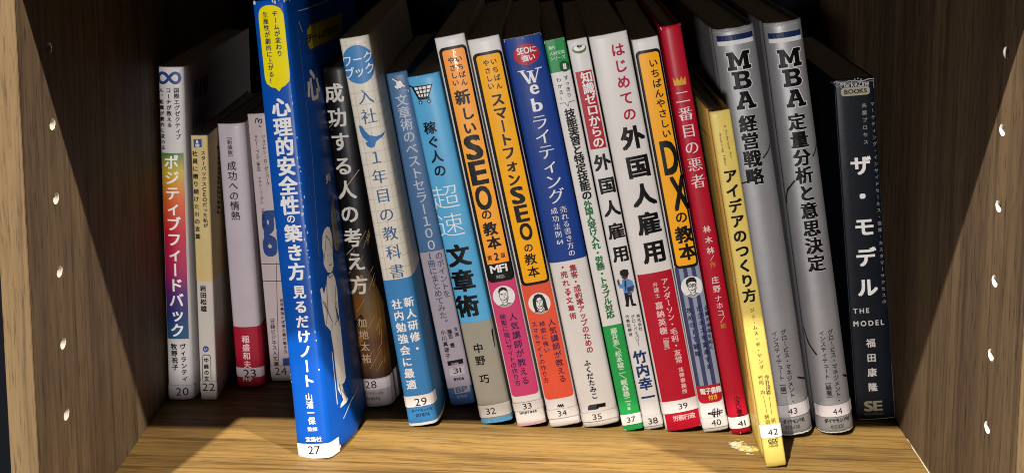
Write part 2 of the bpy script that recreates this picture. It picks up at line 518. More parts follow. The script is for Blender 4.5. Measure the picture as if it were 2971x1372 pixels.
  ('P', [(5.14, 223.35), (7.13, 224.11), (9.43, 224.2), (12.04, 223.69), (14.54, 222.19), (15.81, 219.22), (15.96, 214.91), (16.11, 189.11), (15.51, 186.28), (13.31, 184.14), (11.39, 183.27), (9.83, 181.44), (8.34, 183.2), (5.89, 183.88), (3.79, 185.68), (3.0, 188.26), (2.82, 217.43), (3.17, 220.64), (3.97, 222.37)], 'F5E300', 'speech_bubble', 2),
  ('T', 'チームが変わり', 11.61, 219.72, 12.03, 200.03, 2.86, 2.86, '1A2A55', 'b', 'caption_lettering', 3),
  ('T', '生産性が劇的に上がる！', 6.58, 219.64, 6.75, 186.91, 2.87, 2.87, '1A2A55', 'b', 'caption_lettering', 3),
  ('T', '心理的安全性', 9.92, 173.74, 9.48, 125.05, 9.19, 9.19, 'F2F0EE', 'B', 'title_lettering', 3),
  ('T', 'の', 9.38, 118.41, 9.38, 118.39, 4.39, 4.39, 'F2F0EE', 'b', 'title_lettering', 3),
  ('T', '築き方', 9.68, 111.17, 9.58, 92.16, 8.46, 8.46, 'F2F0EE', 'B', 'title_lettering', 3),
  ('T', '見るだけノート', 9.88, 82.02, 9.98, 37.63, 6.35, 6.35, 'F2F0EE', 'B', 'title_lettering', 3),
  ('T', '山浦一保', 9.38, 29.68, 9.63, 17.69, 3.64, 3.64, 'F2F0EE', 'b', 'author_lettering', 3),
  ('H', '監修', 9.59, 13.52, 5.08, 1.97, 'F2F0EE', 'b', 'author_lettering', 3, 0),
  ('H', '宝島社', 9.61, 8.43, 8.57, 2.43, 'F2F0EE', 'b', 'publisher_lettering', 3, 0),
  ('S', '27', -2.5, -1.06, 23.16, 6.15, 9.37, 3.12, 6.18, 'F4F1EE'),
  ('L', [(28.86, 219.53), (40.13, 219.97), (64.45, 220.94), (93.35, 221.79)], 0.5, 'D8DCE2', 'cover_line', 1),
  ('L', [(28.34, 214.08), (30.87, 208.91)], 0.6, 'C8CCD4', 'cover_line', 1),
  ('L', [(26.57, 211.69), (26.79, 187.55), (26.8, 147.21), (24.51, 117.07), (23.32, 97.0)], 0.25, '7E9CC8', 'cover_line', 1),
  ('P', [(36.06, 208.89), (41.38, 211.38), (119.75, 212.12), (112.55, 199.26), (50.41, 199.53), (37.42, 199.05), (35.86, 201.1)], 'C9B800', 'speech_bubble', 1),
  ('H', 'チームが変わり', 68.18, 204.71, 68.69, 4.68, '1A2A40', 'b', 'cover_lettering', 2, 0),
  ('T', '心', 36.39, 181.28, 36.38, 181.24, 14.28, 16.35, 'F2F0EE', 'B', 'cover_lettering', 2),
  ('T', '見', 41.38, 131.77, 41.37, 131.74, 8.09, 4.2, 'F2F0EE', 'b', 'cover_lettering', 2),
  ('P', [(30.1, 108.02), (33.32, 108.89), (35.8, 107.76), (37.13, 104.36), (37.13, 99.86), (35.77, 92.81), (35.47, 88.42), (33.59, 86.08), (31.66, 85.64), (29.09, 86.92), (27.25, 89.78), (26.26, 92.7), (27.25, 96.41), (26.69, 100.27), (28.06, 105.71)], 'F6F4EE', 'drawn_figure', 1),
  ('P', [(28.48, 85.29), (33.39, 85.26), (35.4, 81.71), (36.27, 75.4), (35.3, 64.53), (34.46, 56.63), (32.11, 70.64), (35.43, 60.77), (34.65, 30.61), (32.71, 29.16), (26.61, 28.52), (26.75, 48.09), (26.08, 58.37), (22.55, 62.87), (21.75, 72.33), (21.46, 77.77), (22.17, 71.87), (24.1, 77.71)], 'F6F4EE', 'drawn_figure', 1),
  ('P', [(42.39, 120.17), (46.14, 120.32), (46.23, 110.75), (48.86, 99.27), (46.58, 93.84), (41.51, 93.55), (39.16, 95.45), (38.4, 102.47), (38.97, 112.82)], '8E8A82', 'drawn_figure', 1),
  ('P', [(21.5, 80.88), (23.01, 81.63), (24.59, 75.7), (24.36, 71.75), (22.28, 71.83), (21.99, 75.59)], 'F6F4EE', 'drawn_figure', 1),
  ('P', [(26.61, 28.52), (30.54, 29.39), (31.37, 25.12), (34.47, 19.74), (32.69, 18.88), (27.1, 18.65), (27.66, 20.31), (30.29, 21.36)], 'F6F4EE', 'drawn_figure', 1),
  ('L', [(31.26, 104.7), (29.22, 98.7), (26.56, 92.96)], 0.35, '1C2030', 'drawn_line', 2),
  ('L', [(31.26, 104.7), (34.21, 101.54), (35.3, 97.45)], 0.35, '1C2030', 'drawn_line', 2),
  ('L', [(30.61, 95.28), (30.99, 94.41)], 0.35, '1C2030', 'drawn_line', 2),
  ('L', [(34.07, 94.5), (34.34, 93.66)], 0.35, '1C2030', 'drawn_line', 2),
  ('L', [(31.15, 89.9), (33.28, 89.32)], 0.35, '1C2030', 'drawn_line', 2),
  ('L', [(28.8, 85.55), (30.45, 83.48), (33.1, 84.02)], 0.35, '1C2030', 'drawn_line', 2),
  ('L', [(27.0, 83.24), (25.71, 69.76), (23.26, 62.67)], 0.35, '1C2030', 'drawn_line', 2),
  ('L', [(35.28, 78.01), (32.56, 70.07), (32.58, 60.38)], 0.35, '1C2030', 'drawn_line', 2),
  ('L', [(22.41, 74.7), (24.13, 71.11), (24.33, 68.83)], 0.35, '1C2030', 'drawn_line', 2),
  ('L', [(23.81, 73.82), (25.39, 68.62), (28.13, 62.15), (26.99, 58.37)], 0.35, '1C2030', 'drawn_line', 2),
  ('L', [(34.32, 69.8), (33.18, 61.67), (29.7, 59.58)], 0.35, '1C2030', 'drawn_line', 2),
  ('L', [(28.03, 30.56), (29.24, 23.02)], 0.35, '1C2030', 'drawn_line', 2),
  ('L', [(29.96, 26.56), (33.2, 21.13)], 0.35, '1C2030', 'drawn_line', 2),
  ('L', [(36.39, 97.1), (36.55, 92.55)], 0.35, '1C2030', 'drawn_line', 2),
  ('P', [(25.1, 48.04), (25.56, 47.83), (25.36, 21.43), (24.77, 21.49)], 'D8DCE2', 'cover_line', 1),
  ('L', [(50.02, 18.77), (37.36, 17.57), (28.57, 12.67)], 0.5, 'D8DCE2', 'cover_line', 1),
 ],
 '28': [
  ('T', '成功する人の考え方', 5.8, 173.5, 6.41, 68.63, 10.04, 10.04, 'C8C4BC', 'b', 'title_lettering', 3),
  ('GOLD', 88.81, 15.6),
  ('T', '加地太祐', 5.81, 47.61, 5.64, 27.54, 5.12, 5.12, 'B09A80', 'r', 'author_lettering', 3),
  ('B', -12.0, 0.0, 75.39, 15.94, 0.0, 0.0, 'A59DA2', 'white_foot', 1),
  ('L', [(-3.06, 151.53), (3.16, 157.29)], 0.35, 'B59A86', 'scratch', 3),
  ('L', [(-1.49, 114.07), (14.0, 131.1)], 0.35, 'B59A86', 'scratch', 3),
  ('L', [(0.37, 84.26), (8.42, 91.7)], 0.35, 'B59A86', 'scratch', 3),
  ('L', [(-0.31, 72.19), (2.54, 76.03)], 0.35, 'B59A86', 'scratch', 3),
  ('H', 'ダイヤモンド社', 7.01, 7.67, 10.64, 1.71, '3A3438', 'r', 'publisher_lettering', 3, 0),
  ('H', '068342', 6.5, 4.76, 7.99, 1.63, '3A3438', 'r', 'caption_lettering', 3, 0),
  ('S', '28', -2.0, 9.81, 17.39, 15.46, 6.2, 12.72, 6.31, 'C9C1C5'),
 ],
 '29': [
  ('GRID', 80.94),
  ('B', -12.0, 0.0, 74.66, 80.17, 0.0, 0.0, '3D82BC', 'colour_band', 1),
  ('E', 7.5, 193.57, 8.52, 9.94, '3B7DB8', 'printed_disc', 2),
  ('H', 'ワ', 2.01, 196.08, 6.2, 0, 'F2F0EE', 'b', 'badge_lettering', 4, 0),
  ('H', 'ー', 7.62, 196.32, 5.6, 0, 'F2F0EE', 'b', 'badge_lettering', 4, 0),
  ('H', 'ク', 13.04, 196.74, 6.2, 0, 'F2F0EE', 'b', 'badge_lettering', 4, 0),
  ('H', 'ブ', 2.3, 189.8, 6.2, 0, 'F2F0EE', 'b', 'badge_lettering', 4, 0),
  ('H', 'ッ', 7.22, 189.86, 6.2, 0, 'F2F0EE', 'b', 'badge_lettering', 4, 0),
  ('H', 'ク', 12.96, 190.83, 6.2, 0, 'F2F0EE', 'b', 'badge_lettering', 4, 0),
  ('T', '入社', 8.19, 176.91, 8.17, 166.62, 7.82, 7.82, '2F5C8C', 'm', 'title_lettering', 3),
  ('P', [(2.16, 162.63), (3.78, 162.07), (4.8, 159.4), (6.74, 156.82), (9.92, 155.79), (12.23, 156.19), (14.27, 157.16), (15.04, 157.27), (13.59, 155.37), (10.71, 153.91), (9.45, 153.12), (8.53, 150.82), (6.69, 150.19), (4.66, 151.42), (4.04, 153.43), (5.45, 153.74), (3.56, 155.79), (2.49, 159.0)], '2B6FB0', 'bird_emblem', 3),
  ('T', '１年目の教科書', 8.06, 145.17, 8.33, 84.49, 7.58, 7.58, '2F5C8C', 'm', 'title_lettering', 3),
  ('T', '新人研修・', 11.64, 67.28, 11.66, 41.86, 5.1, 5.1, 'F2F0EE', 'b', 'caption_lettering', 3),
  ('T', '社内勉強会に最適', 5.25, 67.02, 5.22, 22.95, 5.11, 5.11, 'F2F0EE', 'b', 'caption_lettering', 3),
  ('S', '29', -2.0, 10.56, 18.66, 16.64, 8.57, 13.03, 6.25, 'EDE9E5'),
  ('H', 'ダイヤモンド社', 8.35, 8.43, 11.12, 1.65, '16304E', 'r', 'publisher_lettering', 3, 0),
  ('H', '017876', 8.39, 5.8, 7.52, 1.65, '16304E', 'r', 'caption_lettering', 3, 0),
  ('B', -12.0, 0.0, 74.66, 1.6, 0.0, 0.0, 'E8E6E2', 'page_edge_strip', 2),
 ],
 '31': [
  ('P', [(4.41, 182.6), (5.3, 183.14), (9.38, 179.33), (8.55, 178.37)], 'DADFE8', 'hand_emblem', 2),
  ('P', [(6.51, 180.64), (8.96, 181.13), (9.86, 179.79), (9.7, 177.85), (8.11, 176.95), (6.6, 178.02)], 'E6E8EE', 'hand_emblem', 3),
  ('P', [(5.09, 178.29), (6.05, 179.14), (7.43, 177.47), (6.45, 176.54)], 'E6E8EE', 'hand_emblem', 3),
  ('P', [(9.33, 179.1), (11.29, 177.95), (10.8, 177.09), (8.94, 177.98)], 'DADFE8', 'hand_emblem', 3),
  ('L', [(4.41, 182.6), (5.3, 183.14), (7.08, 181.48), (9.0, 181.29), (9.94, 179.77), (11.26, 177.8), (10.8, 177.09), (9.49, 177.57), (8.09, 176.88), (6.83, 176.48), (4.92, 178.24), (6.05, 179.14), (6.63, 180.46), (4.41, 182.6)], 0.25, '1E2A3E', 'hand_emblem', 4),
  ('L', [(9.57, 175.66), (12.09, 175.36), (11.95, 174.28)], 0.3, 'B4C0D0', 'printed_line', 3),
  ('T', ['文', '章', '術', 'の', 'ベ', 'ス', 'ト', 'セ', 'ラ', 'ー', '１', '０', '０'], 7.61, 170.72, 7.47, 90.85, 6.35, 6.35, 'BBC4D2', 'r', 'title_lettering', 3),
  ('B', -12.0, 0.0, 73.35, 87.15, 0.0, 0.0, 'A79DA9', 'obi', 1),
  ('B', -12.0, 0.0, 73.35, 10.13, 0.0, 0.0, '3C5C8E', 'colour_band', 2),
  ('T', 'のポイントを', 10.26, 84.22, 10.3, 62.73, 3.99, 3.99, '3C4C6C', 'r', 'caption_lettering', 3),
  ('T', '1冊にまとめてみた。', 5.39, 84.64, 6.14, 47.17, 4.0, 4.0, '3C4C6C', 'r', 'caption_lettering', 3),
  ('T', '文道', 11.22, 42.44, 11.16, 39.55, 2.21, 2.21, '070605', 'b', 'author_lettering', 3),
  ('T', '藤吉\u3000豊', 7.65, 41.75, 7.66, 34.0, 2.62, 2.59, '070605', 'b', 'author_lettering', 3),
  ('T', '小川真理子', 4.03, 41.83, 4.07, 28.55, 2.62, 2.62, '070605', 'b', 'author_lettering', 3),
  ('P', [(3.04, 25.48), (11.73, 25.65), (11.51, 22.98), (2.94, 22.9)], '070605', 'printed_mark', 2),
  ('H', '日経', 6.93, 23.53, 4.04, 1.26, 'A79DA9', 'b', 'publisher_lettering', 3, 0),
  ('S', '31', 3.0, 17.25, 11.5, 21.76, 7.41, 19.66, 4.44, 'BDB3BB'),
  ('H', '8906', 7.38, 14.78, 5.86, 1.68, '070605', 'b', 'caption_lettering', 3, 0),
  ('P', [(3.81, 10.49), (12.61, 10.11), (12.13, 6.61), (3.58, 6.71)], '9A9BA8', 'printed_mark', 3),
  ('H', 'BP', 7.65, 8.76, 6.68, 2.95, '4A5C80', 'b', 'publisher_lettering', 4, 0),
  ('H', '8906', 7.17, 4.81, 5.87, 1.69, '8090B0', 'r', 'caption_lettering', 3, 0),
 ],
 '32': [
  ('L', [(0.11, 183.38), (1.81, 182.69), (4.15, 175.75), (9.51, 175.69)], 0.7, '070605', 'cart_emblem', 4),
  ('P', [(2.35, 182.36), (12.29, 182.22), (9.12, 176.37), (4.19, 176.66)], 'F2F0EE', 'cart_emblem', 3),
  ('L', [(2.35, 182.36), (12.29, 182.22), (9.12, 176.37), (4.19, 176.66), (2.35, 182.36)], 0.5, '070605', 'cart_emblem', 5),
  ('L', [(4.81, 182.37), (5.48, 176.58)], 0.5, '070605', 'cart_emblem', 5),
  ('L', [(6.94, 182.28), (6.86, 176.56)], 0.5, '070605', 'cart_emblem', 5),
  ('L', [(9.4, 182.29), (8.07, 176.49)], 0.5, '070605', 'cart_emblem', 5),
  ('L', [(2.86, 180.43), (11.36, 180.4)], 0.5, '070605', 'cart_emblem', 5),
  ('L', [(3.51, 178.47), (10.26, 178.46)], 0.5, '070605', 'cart_emblem', 5),
  ('E', 4.54, 173.99, 0.96, 0.96, '070605', 'cart_wheel', 4),
  ('E', 4.54, 173.99, 0.44, 0.44, 'F2F0EE', 'cart_wheel', 5),
  ('E', 8.98, 173.95, 0.96, 0.96, '070605', 'cart_wheel', 4),
  ('E', 8.98, 173.95, 0.44, 0.44, 'F2F0EE', 'cart_wheel', 5),
  ('T', '稼ぐ人の', 6.52, 160.33, 6.97, 137.59, 6.36, 6.36, '070605', 'b', 'title_lettering', 3),
  ('T', '超速', 6.81, 123.47, 6.45, 108.64, 14.11, 12.81, 'E8F2FA', 't', 'title_lettering', 3),
  ('T', '文章術', 7.12, 91.88, 6.21, 64.59, 11.45, 11.45, '070605', 'H', 'title_lettering', 3),
  ('B', -12.0, 0.0, 76.91, 55.41, 0.0, 0.0, '9E998B', 'obi', 1),
  ('B', -12.0, 0.0, 76.91, 2.81, 0.0, 0.0, '5B9FCB', 'colour_band', 2),
  ('T', '中野', 7.09, 41.35, 6.8, 34.63, 5.09, 5.09, '070605', 'b', 'author_lettering', 3),
  ('T', '巧', 6.82, 24.5, 6.8, 24.45, 4.91, 4.91, '070605', 'b', 'author_lettering', 3),
  ('P', [(15.63, 49.35), (16.68, 50.53), (15.92, 41.02), (15.46, 39.32)], '070605', 'printed_mark', 3),
  ('S', '32', -2.0, 3.43, 18.91, 10.13, 6.56, 6.73, 5.12, 'D6D2CE'),
 ],
 '33': [
  ('B', 0.9, 79.09, 15.2, 203.79, 2.6, 2.6, '070605', 'panel_outline', 2),
  ('B', 2.5, 80.59, 13.95, 202.29, 1.5, 1.5, 'AMBERORANGE', 'title_panel', 3),
  ('B', 0.5, 16.45, 15.1, 80.58, 0.0, 2.2, 'CF4272', 'colour_panel', 1),
  ('T', 'いちばん', 10.16, 196.98, 10.34, 184.68, 3.31, 3.31, '070605', 'b', 'caption_lettering', 4),
  ('T', 'やさしい', 6.17, 196.86, 6.1, 185.21, 3.31, 3.31, '070605', 'b', 'caption_lettering', 4),
  ('T', '新', 8.04, 177.31, 8.03, 177.27, 7.5, 7.5, '070605', 'B', 'title_lettering', 4),
  ('T', 'し', 8.87, 168.76, 8.86, 168.72, 6.5, 6.61, '070605', 'B', 'title_lettering', 4),
  ('T', 'い', 8.41, 161.2, 8.4, 161.17, 6.51, 6.51, '070605', 'B', 'title_lettering', 4),
  ('T', 'SEO', 8.13, 150.9, 7.75, 124.1, 7.97, 12.22, '070605', 'B', 'title_lettering', 4),
  ('T', 'の', 7.5, 115.29, 7.49, 115.25, 5.4, 5.4, '070605', 'b', 'title_lettering', 4),
  ('T', '教本', 7.78, 107.55, 8.2, 100.05, 6.84, 6.84, '070605', 'B', 'title_lettering', 4),
  ('H', '第', 4.44, 92.4, 2.29, 2.56, '070605', 'b', 'caption_lettering', 4, 0),
  ('H', '2', 7.94, 92.56, 2.29, 3.74, '070605', 'B', 'caption_lettering', 4, 0),
  ('H', '版', 11.41, 92.62, 2.29, 2.56, '070605', 'b', 'caption_lettering', 4, 0),
  ('B', 1.6, 79.3, 14.45, 88.95, 0.0, 1.8, '070605', 'mfi_label', 4),
  ('H', 'MFI', 7.8, 86.14, 9.16, 3.94, 'F2F0EE', 'b', 'caption_lettering', 5, 0),
  ('H', '対応', 7.8, 81.84, 4.39, 1.97, 'B8B4AE', 'r', 'caption_lettering', 5, 0),
  ('F', 7.45, 71.02, 5.74, 'man'),
  ('T', '人気講師が教える', 9.77, 59.56, 9.18, 24.53, 4.22, 4.22, '1C1C50', 'r', 'caption_lettering', 3),
  ('T', '検索に強いサイトの作り方', 4.55, 60.32, 4.94, 23.84, 3.07, 3.07, '1C1C50', 'r', 'caption_lettering', 3),
  ('S', '33', -2.0, 8.55, 17.45, 13.03, 7.38, 10.8, 4.64, 'DDD6D2'),
  ('H', 'impress', 7.21, 7.47, 9.29, 1.32, '070605', 'B', 'publisher_lettering', 3, 0.2),
  ('B', -12.0, 0.0, 75.45, 1.2, 0.0, 0.0, 'D8A0AC', 'colour_band', 2),
 ],
 '34': [
  ('B', 0.9, 77.71, 16.03, 201.12, 2.6, 2.6, '070605', 'panel_outline', 2),
  ('B', 2.5, 79.21, 14.78, 199.62, 1.5, 1.5, 'FFB400', 'title_panel', 3),
  ('B', 0.5, 15.35, 15.93, 78.8, 0.0, 2.2, 'E8593C', 'colour_panel', 1),
  ('T', 'いちばん', 10.89, 195.7, 11.12, 182.94, 3.15, 3.15, '070605', 'b', 'caption_lettering', 4),
  ('T', 'やさしい', 7.05, 195.55, 7.04, 183.45, 3.16, 3.16, '070605', 'b', 'caption_lettering', 4),
  ('T', 'スマートフォン', 8.96, 176.23, 8.66, 134.16, 6.62, 6.62, '070605', 'B', 'title_lettering', 4),
  ('T', 'SEO', 8.77, 125.63, 9.05, 106.15, 6.24, 8.66, '070605', 'B', 'title_lettering', 4),
  ('T', 'の', 8.56, 97.61, 8.55, 97.56, 4.74, 4.74, '070605', 'b', 'title_lettering', 4),
  ('T', '教本', 8.39, 91.53, 8.55, 84.66, 5.89, 5.89, '070605', 'b', 'title_lettering', 4),
  ('F', 8.13, 67.61, 5.69, 'woman'),
  ('T', '人気講師が教える', 12.19, 56.48, 11.73, 25.55, 3.85, 3.85, '1C1C50', 'r', 'caption_lettering', 3),
  ('T', '検索に強い', 7.24, 56.48, 6.76, 42.23, 2.85, 2.85, '1C1C50', 'r', 'caption_lettering', 3),
  ('T', 'スマホサイトの作り方', 3.12, 56.78, 3.12, 26.19, 2.85, 2.85, '1C1C50', 'r', 'caption_lettering', 3),
  ('L', [(6.23, 10.95), (6.8, 12.04), (7.24, 10.76), (7.83, 11.95), (8.26, 10.58), (8.88, 11.94), (9.31, 10.58)], 0.5, '070605', 'emblem', 3),
  ('S', '34', -2.0, 4.85, 18.28, 9.68, 7.86, 7.34, 4.56, 'DDD6D2'),
 ],
 '35': [
  ('B', -12.0, 90.56, 79.48, 209.07, 0.0, 0.0, '1B3F8C', 'colour_band', 1),
  ('E', 10.2, 199.59, 6.59, 5.42, 'B81F38', 'printed_disc', 2),
  ('P', [(9.36, 195.04), (10.58, 193.8), (11.41, 195.04)], 'B81F38', 'printed_mark', 2),
  ('H', 'SEOに', 10.62, 201.66, 10.04, 3.18, 'F2F0EE', 'b', 'caption_lettering', 4, 0),
  ('H', '強い', 10.75, 197.83, 6.91, 3.35, 'F2F0EE', 'b', 'caption_lettering', 4, 0),
  ('SERIF', 'W', 10.19, 188.23, 8.79, 7.03, 'F2F0EE'),
  ('SERIF', 'e', 10.52, 181.34, 5.02, 5.14, 'F2F0EE'),
  ('SERIF', 'b', 10.3, 173.36, 5.81, 7.2, 'F2F0EE'),
  ('T', 'ライティング', 9.91, 164.48, 10.76, 125.17, 8.53, 7.86, 'F2F0EE', 'm', 'title_lettering', 3),
  ('T', '売れる書き方の', 12.7, 117.64, 12.48, 94.35, 3.51, 3.51, 'F2F0EE', 'm', 'caption_lettering', 3),
  ('T', ['成', '功', '法', '則', '64'], 7.92, 117.72, 7.58, 101.07, 3.35, 3.35, 'F2F0EE', 'm', 'caption_lettering', 3),
  ('T', '集客・成約率アップのための', 11.48, 86.35, 11.48, 41.81, 3.53, 3.53, 'B02436', 'b', 'caption_lettering', 3),
  ('T', '売れる', 6.36, 83.62, 6.38, 74.51, 3.53, 3.53, 'B02436', 'b', 'caption_lettering', 3),
  ('T', '文章術', 6.43, 69.72, 6.5, 61.17, 3.38, 3.38, 'B02436', 'b', 'caption_lettering', 3),
  ('E', 6.3, 87.53, 0.56, 0.58, 'B02436', 'ditto_mark', 2),
  ('E', 6.29, 72.79, 0.56, 0.59, 'B02436', 'ditto_mark', 2),
  ('T', 'ふくだたみこ', 8.77, 35.01, 9.13, 16.8, 3.36, 3.36, '070605', 'b', 'author_lettering', 3),
  ('P', [(4.59, 11.49), (5.61, 12.22), (9.1, 12.2), (8.71, 9.32), (4.19, 9.45)], '3A3A3C', 'printed_mark', 2),
  ('P', [(9.1, 12.2), (13.96, 12.01), (13.75, 10.02), (10.02, 10.18), (9.71, 9.5), (8.75, 9.5)], '070605', 'printed_mark', 3),
  ('S', '35', -2.0, 3.14, 21.48, 8.03, 8.24, 5.54, 4.72, 'DDD8D4'),
 ],
 '37': [
  ('B', -12.0, 192.24, 70.12, 209.05, 0.0, 0.0, '1E9048', 'colour_band', 1),
  ('H', '海外', 3.1, 204.94, 3.57, 1.89, 'D5EBD6', 'r', 'caption_lettering', 3, 0),
  ('H', '人材交流', 5.19, 202.05, 7.62, 1.9, 'D5EBD6', 'r', 'caption_lettering', 3, 0),
  ('H', 'シリーズ', 5.07, 199.44, 7.62, 1.9, 'D5EBD6', 'r', 'caption_lettering', 3, 0),
  ('E', 7.42, 194.59, 2.49, 2.85, '0E4A28', 'printed_disc', 2),
  ('H', 'II', 7.57, 194.56, 1.71, 2.69, 'F2F0EE', 'b', 'caption_lettering', 4, 0),
  ('T', 'すっきり', 7.13, 188.71, 6.9, 179.82, 2.34, 2.34, '141C4A', 'r', 'caption_lettering', 3),
  ('T', 'わかる！', 3.23, 188.27, 3.26, 178.74, 2.34, 2.34, '141C4A', 'r', 'caption_lettering', 3),
  ('L', [(1.41, 176.38), (4.07, 176.25), (5.28, 174.18), (6.1, 176.25), (8.99, 176.49)], 0.25, '44444A', 'printed_line', 3),
  ('T', '技能実習と特定技能の', 5.37, 170.58, 5.55, 127.48, 5.01, 4.79, '070605', 'B', 'title_lettering', 3),
  ('T', '外国人受け入れ・労務・トラブル対応', 5.09, 122.85, 5.13, 63.37, 3.95, 3.72, '1C7038', 'B', 'title_lettering', 3),
  ('B', -12.0, 0.0, 70.12, 57.69, 0.0, 0.0, '23A04C', 'colour_band', 1),
  ('T', '藤井恵／松本雄二／軽森雄二', 5.22, 54.73, 5.08, 17.01, 3.32, 3.14, 'CDE8CC', 'b', 'author_lettering', 3),
  ('T', '共著', 5.15, 14.25, 4.89, 12.0, 1.67, 1.67, 'CDE8CC', 'r', 'caption_lettering', 3),
  ('S', '37', -2.0, 3.24, 12.12, 8.99, 4.87, 6.04, 4.52, 'F0ECE8'),
 ],
 '38': [
  ('E', 5.38, 203.38, 3.59, 2.3, '4A7A3C', 'printed_disc', 2),
  ('E', 5.42, 204.03, 2.97, 1.59, 'F2F0EE', 'printed_disc', 3),
  ('E', 5.0, 204.77, 0.7, 0.55, '070605', 'printed_disc', 4),
  ('E', 6.28, 204.68, 0.7, 0.48, '070605', 'printed_disc', 4),
  ('L', [(4.66, 205.49), (5.44, 203.69), (7.15, 205.0)], 0.3, '070605', 'printed_line', 4),
  ('B', 1.04, 151.55, 9.29, 192.01, 0.0, 0.0, 'B01A2C', 'title_panel', 2),
  ('T', '知識ゼロからの', 6.16, 188.69, 5.69, 154.87, 5.63, 5.63, 'F2F0EE', 'b', 'title_lettering', 3),
  ('T', '外国人雇用', 5.66, 144.2, 5.72, 95.62, 8.2, 8.2, '070605', 'B', 'title_lettering', 3),
  ('P', [(3.58, 86.57), (5.36, 87.27), (7.71, 86.58), (7.76, 84.25), (6.64, 83.16), (3.53, 84.17), (3.21, 85.52)], '1A1512', 'printed_figure', 4),
  ('P', [(4.01, 85.37), (7.2, 84.78), (6.96, 82.67), (5.29, 81.69), (3.85, 82.82)], '5A3A28', 'printed_figure', 3),
  ('P', [(3.93, 81.94), (6.8, 81.84), (8.8, 80.18), (9.36, 77.06), (8.57, 74.61), (7.13, 74.02), (6.01, 73.36), (3.37, 74.71), (3.45, 77.29), (1.73, 77.78), (1.21, 79.43), (2.14, 79.95), (3.16, 79.24)], '5B8FC8', 'printed_figure', 3),
  ('P', [(1.21, 82.01), (2.33, 82.24), (2.25, 79.67), (1.21, 79.43)], '5A3A28', 'printed_figure', 4),
  ('P', [(4.86, 81.17), (5.69, 81.19), (5.53, 78.63), (4.33, 75.4), (4.41, 78.84)], '1C2C58', 'printed_figure', 4),
  ('P', [(5.29, 77.38), (9.2, 77.95), (8.25, 75.54), (5.45, 74.76)], '3A3A44', 'printed_figure', 4),
  ('P', [(3.49, 74.86), (7.21, 74.43), (7.14, 71.42), (7.3, 67.93), (5.99, 68.0), (5.86, 72.52), (4.66, 67.99), (3.38, 68.22)], '14141A', 'printed_figure', 3),
  ('P', [(3.03, 68.55), (4.87, 68.21), (4.32, 67.1), (2.87, 67.71)], '101012', 'printed_figure', 3),
  ('P', [(5.89, 68.37), (8.34, 68.17), (8.53, 67.01), (6.1, 67.29)], '101012', 'printed_figure', 3),
  ('T', '株式会社', 8.32, 61.51, 8.17, 54.58, 1.92, 1.92, '3C3A3A', 'r', 'caption_lettering', 3),
  ('T', 'グローバルパワー', 5.43, 61.6, 5.61, 46.34, 2.08, 2.08, '3C3A3A', 'r', 'caption_lettering', 3),
  ('T', '代表取締役', 2.63, 62.12, 2.61, 52.47, 1.92, 1.92, '3C3A3A', 'r', 'caption_lettering', 3),
  ('T', '竹内幸一', 5.08, 39.75, 5.23, 17.61, 6.69, 6.69, '17346C', 'B', 'author_lettering', 3),
  ('S', '38', -2.0, 2.01, 12.09, 7.62, 5.24, 4.73, 4.88, 'DDD8D6'),
 ],
 '39': [
  ('T', 'はじめての', 12.87, 201.88, 12.63, 168.64, 6.53, 6.53, 'B81C3C', 'b', 'title_lettering', 3),
  ('T', '外国人雇用', 11.97, 156.52, 11.69, 96.42, 11.45, 11.45, '070605', 'H', 'title_lettering', 3),
  ('B', 0.7, 0.0, 18.66, 85.44, 0.0, 0.0, 'B8142C', 'colour_band', 1),
  ('T', 'アンダーソン・毛利・友常', 13.98, 79.95, 13.43, 37.58, 3.5, 3.5, 'EBC0C0', 'b', 'author_lettering', 3),
  ('T', '法律事務所', 13.57, 32.18, 13.39, 20.35, 2.51, 2.51, 'EBC0C0', 'b', 'author_lettering', 3),
  ('T', '弁護士', 8.89, 79.2, 8.95, 73.33, 2.55, 2.55, 'EBC0C0', 'r', 'author_lettering', 3),
  ('T', '嘉納英樹', 8.87, 68.0, 8.57, 54.36, 3.83, 3.83, 'EBC0C0', 'b', 'author_lettering', 3),
  ('T', '［編著］', 8.99, 50.8, 8.54, 43.92, 2.88, 2.29, 'EBC0C0', 'r', 'author_lettering', 3),
  ('S', '39', -2.0, 9.66, 21.26, 16.31, 11.06, 12.82, 4.69, 'DFD9D6'),
  ('H', '労務行政', 10.54, 6.67, 11.59, 3.02, 'E8B8B8', 'b', 'publisher_lettering', 3, 0),
 ],
 '40': [
  ('B', 0.5, 88.68, 13.05, 202.73, 2.4, 2.4, '070605', 'panel_outline', 2),
  ('B', 1.9, 90.18, 11.95, 201.23, 1.5, 1.5, 'FFB014', 'title_panel', 3),
  ('T', 'いちばんやさしい', 8.49, 195.7, 8.69, 159.25, 4.35, 4.35, '070605', 'b', 'caption_lettering', 4),
  ('T', 'DX', 8.12, 146.85, 9.8, 127.95, 7.52, 17.23, '070605', 'B', 'title_lettering', 4),
  ('T', 'の', 8.49, 115.37, 8.48, 115.33, 6.14, 6.14, '070605', 'b', 'title_lettering', 4),
  ('T', '教本', 8.28, 106.26, 8.62, 97.03, 8.52, 8.52, '070605', 'B', 'title_lettering', 4),
  ('B', 0.3, 24.96, 2.41, 89.51, 0.0, 0.0, '3E4068', 'colour_stripe', 1),
  ('B', 2.41, 24.96, 4.52, 89.51, 0.0, 0.0, '8E9AB0', 'colour_stripe', 1),
  ('B', 4.52, 24.96, 6.63, 89.51, 0.0, 0.0, '3E4068', 'colour_stripe', 1),
  ('B', 6.63, 24.96, 8.74, 89.51, 0.0, 0.0, '8E9AB0', 'colour_stripe', 1),
  ('B', 8.74, 24.96, 10.85, 89.51, 0.0, 0.0, '3E4068', 'colour_stripe', 1),
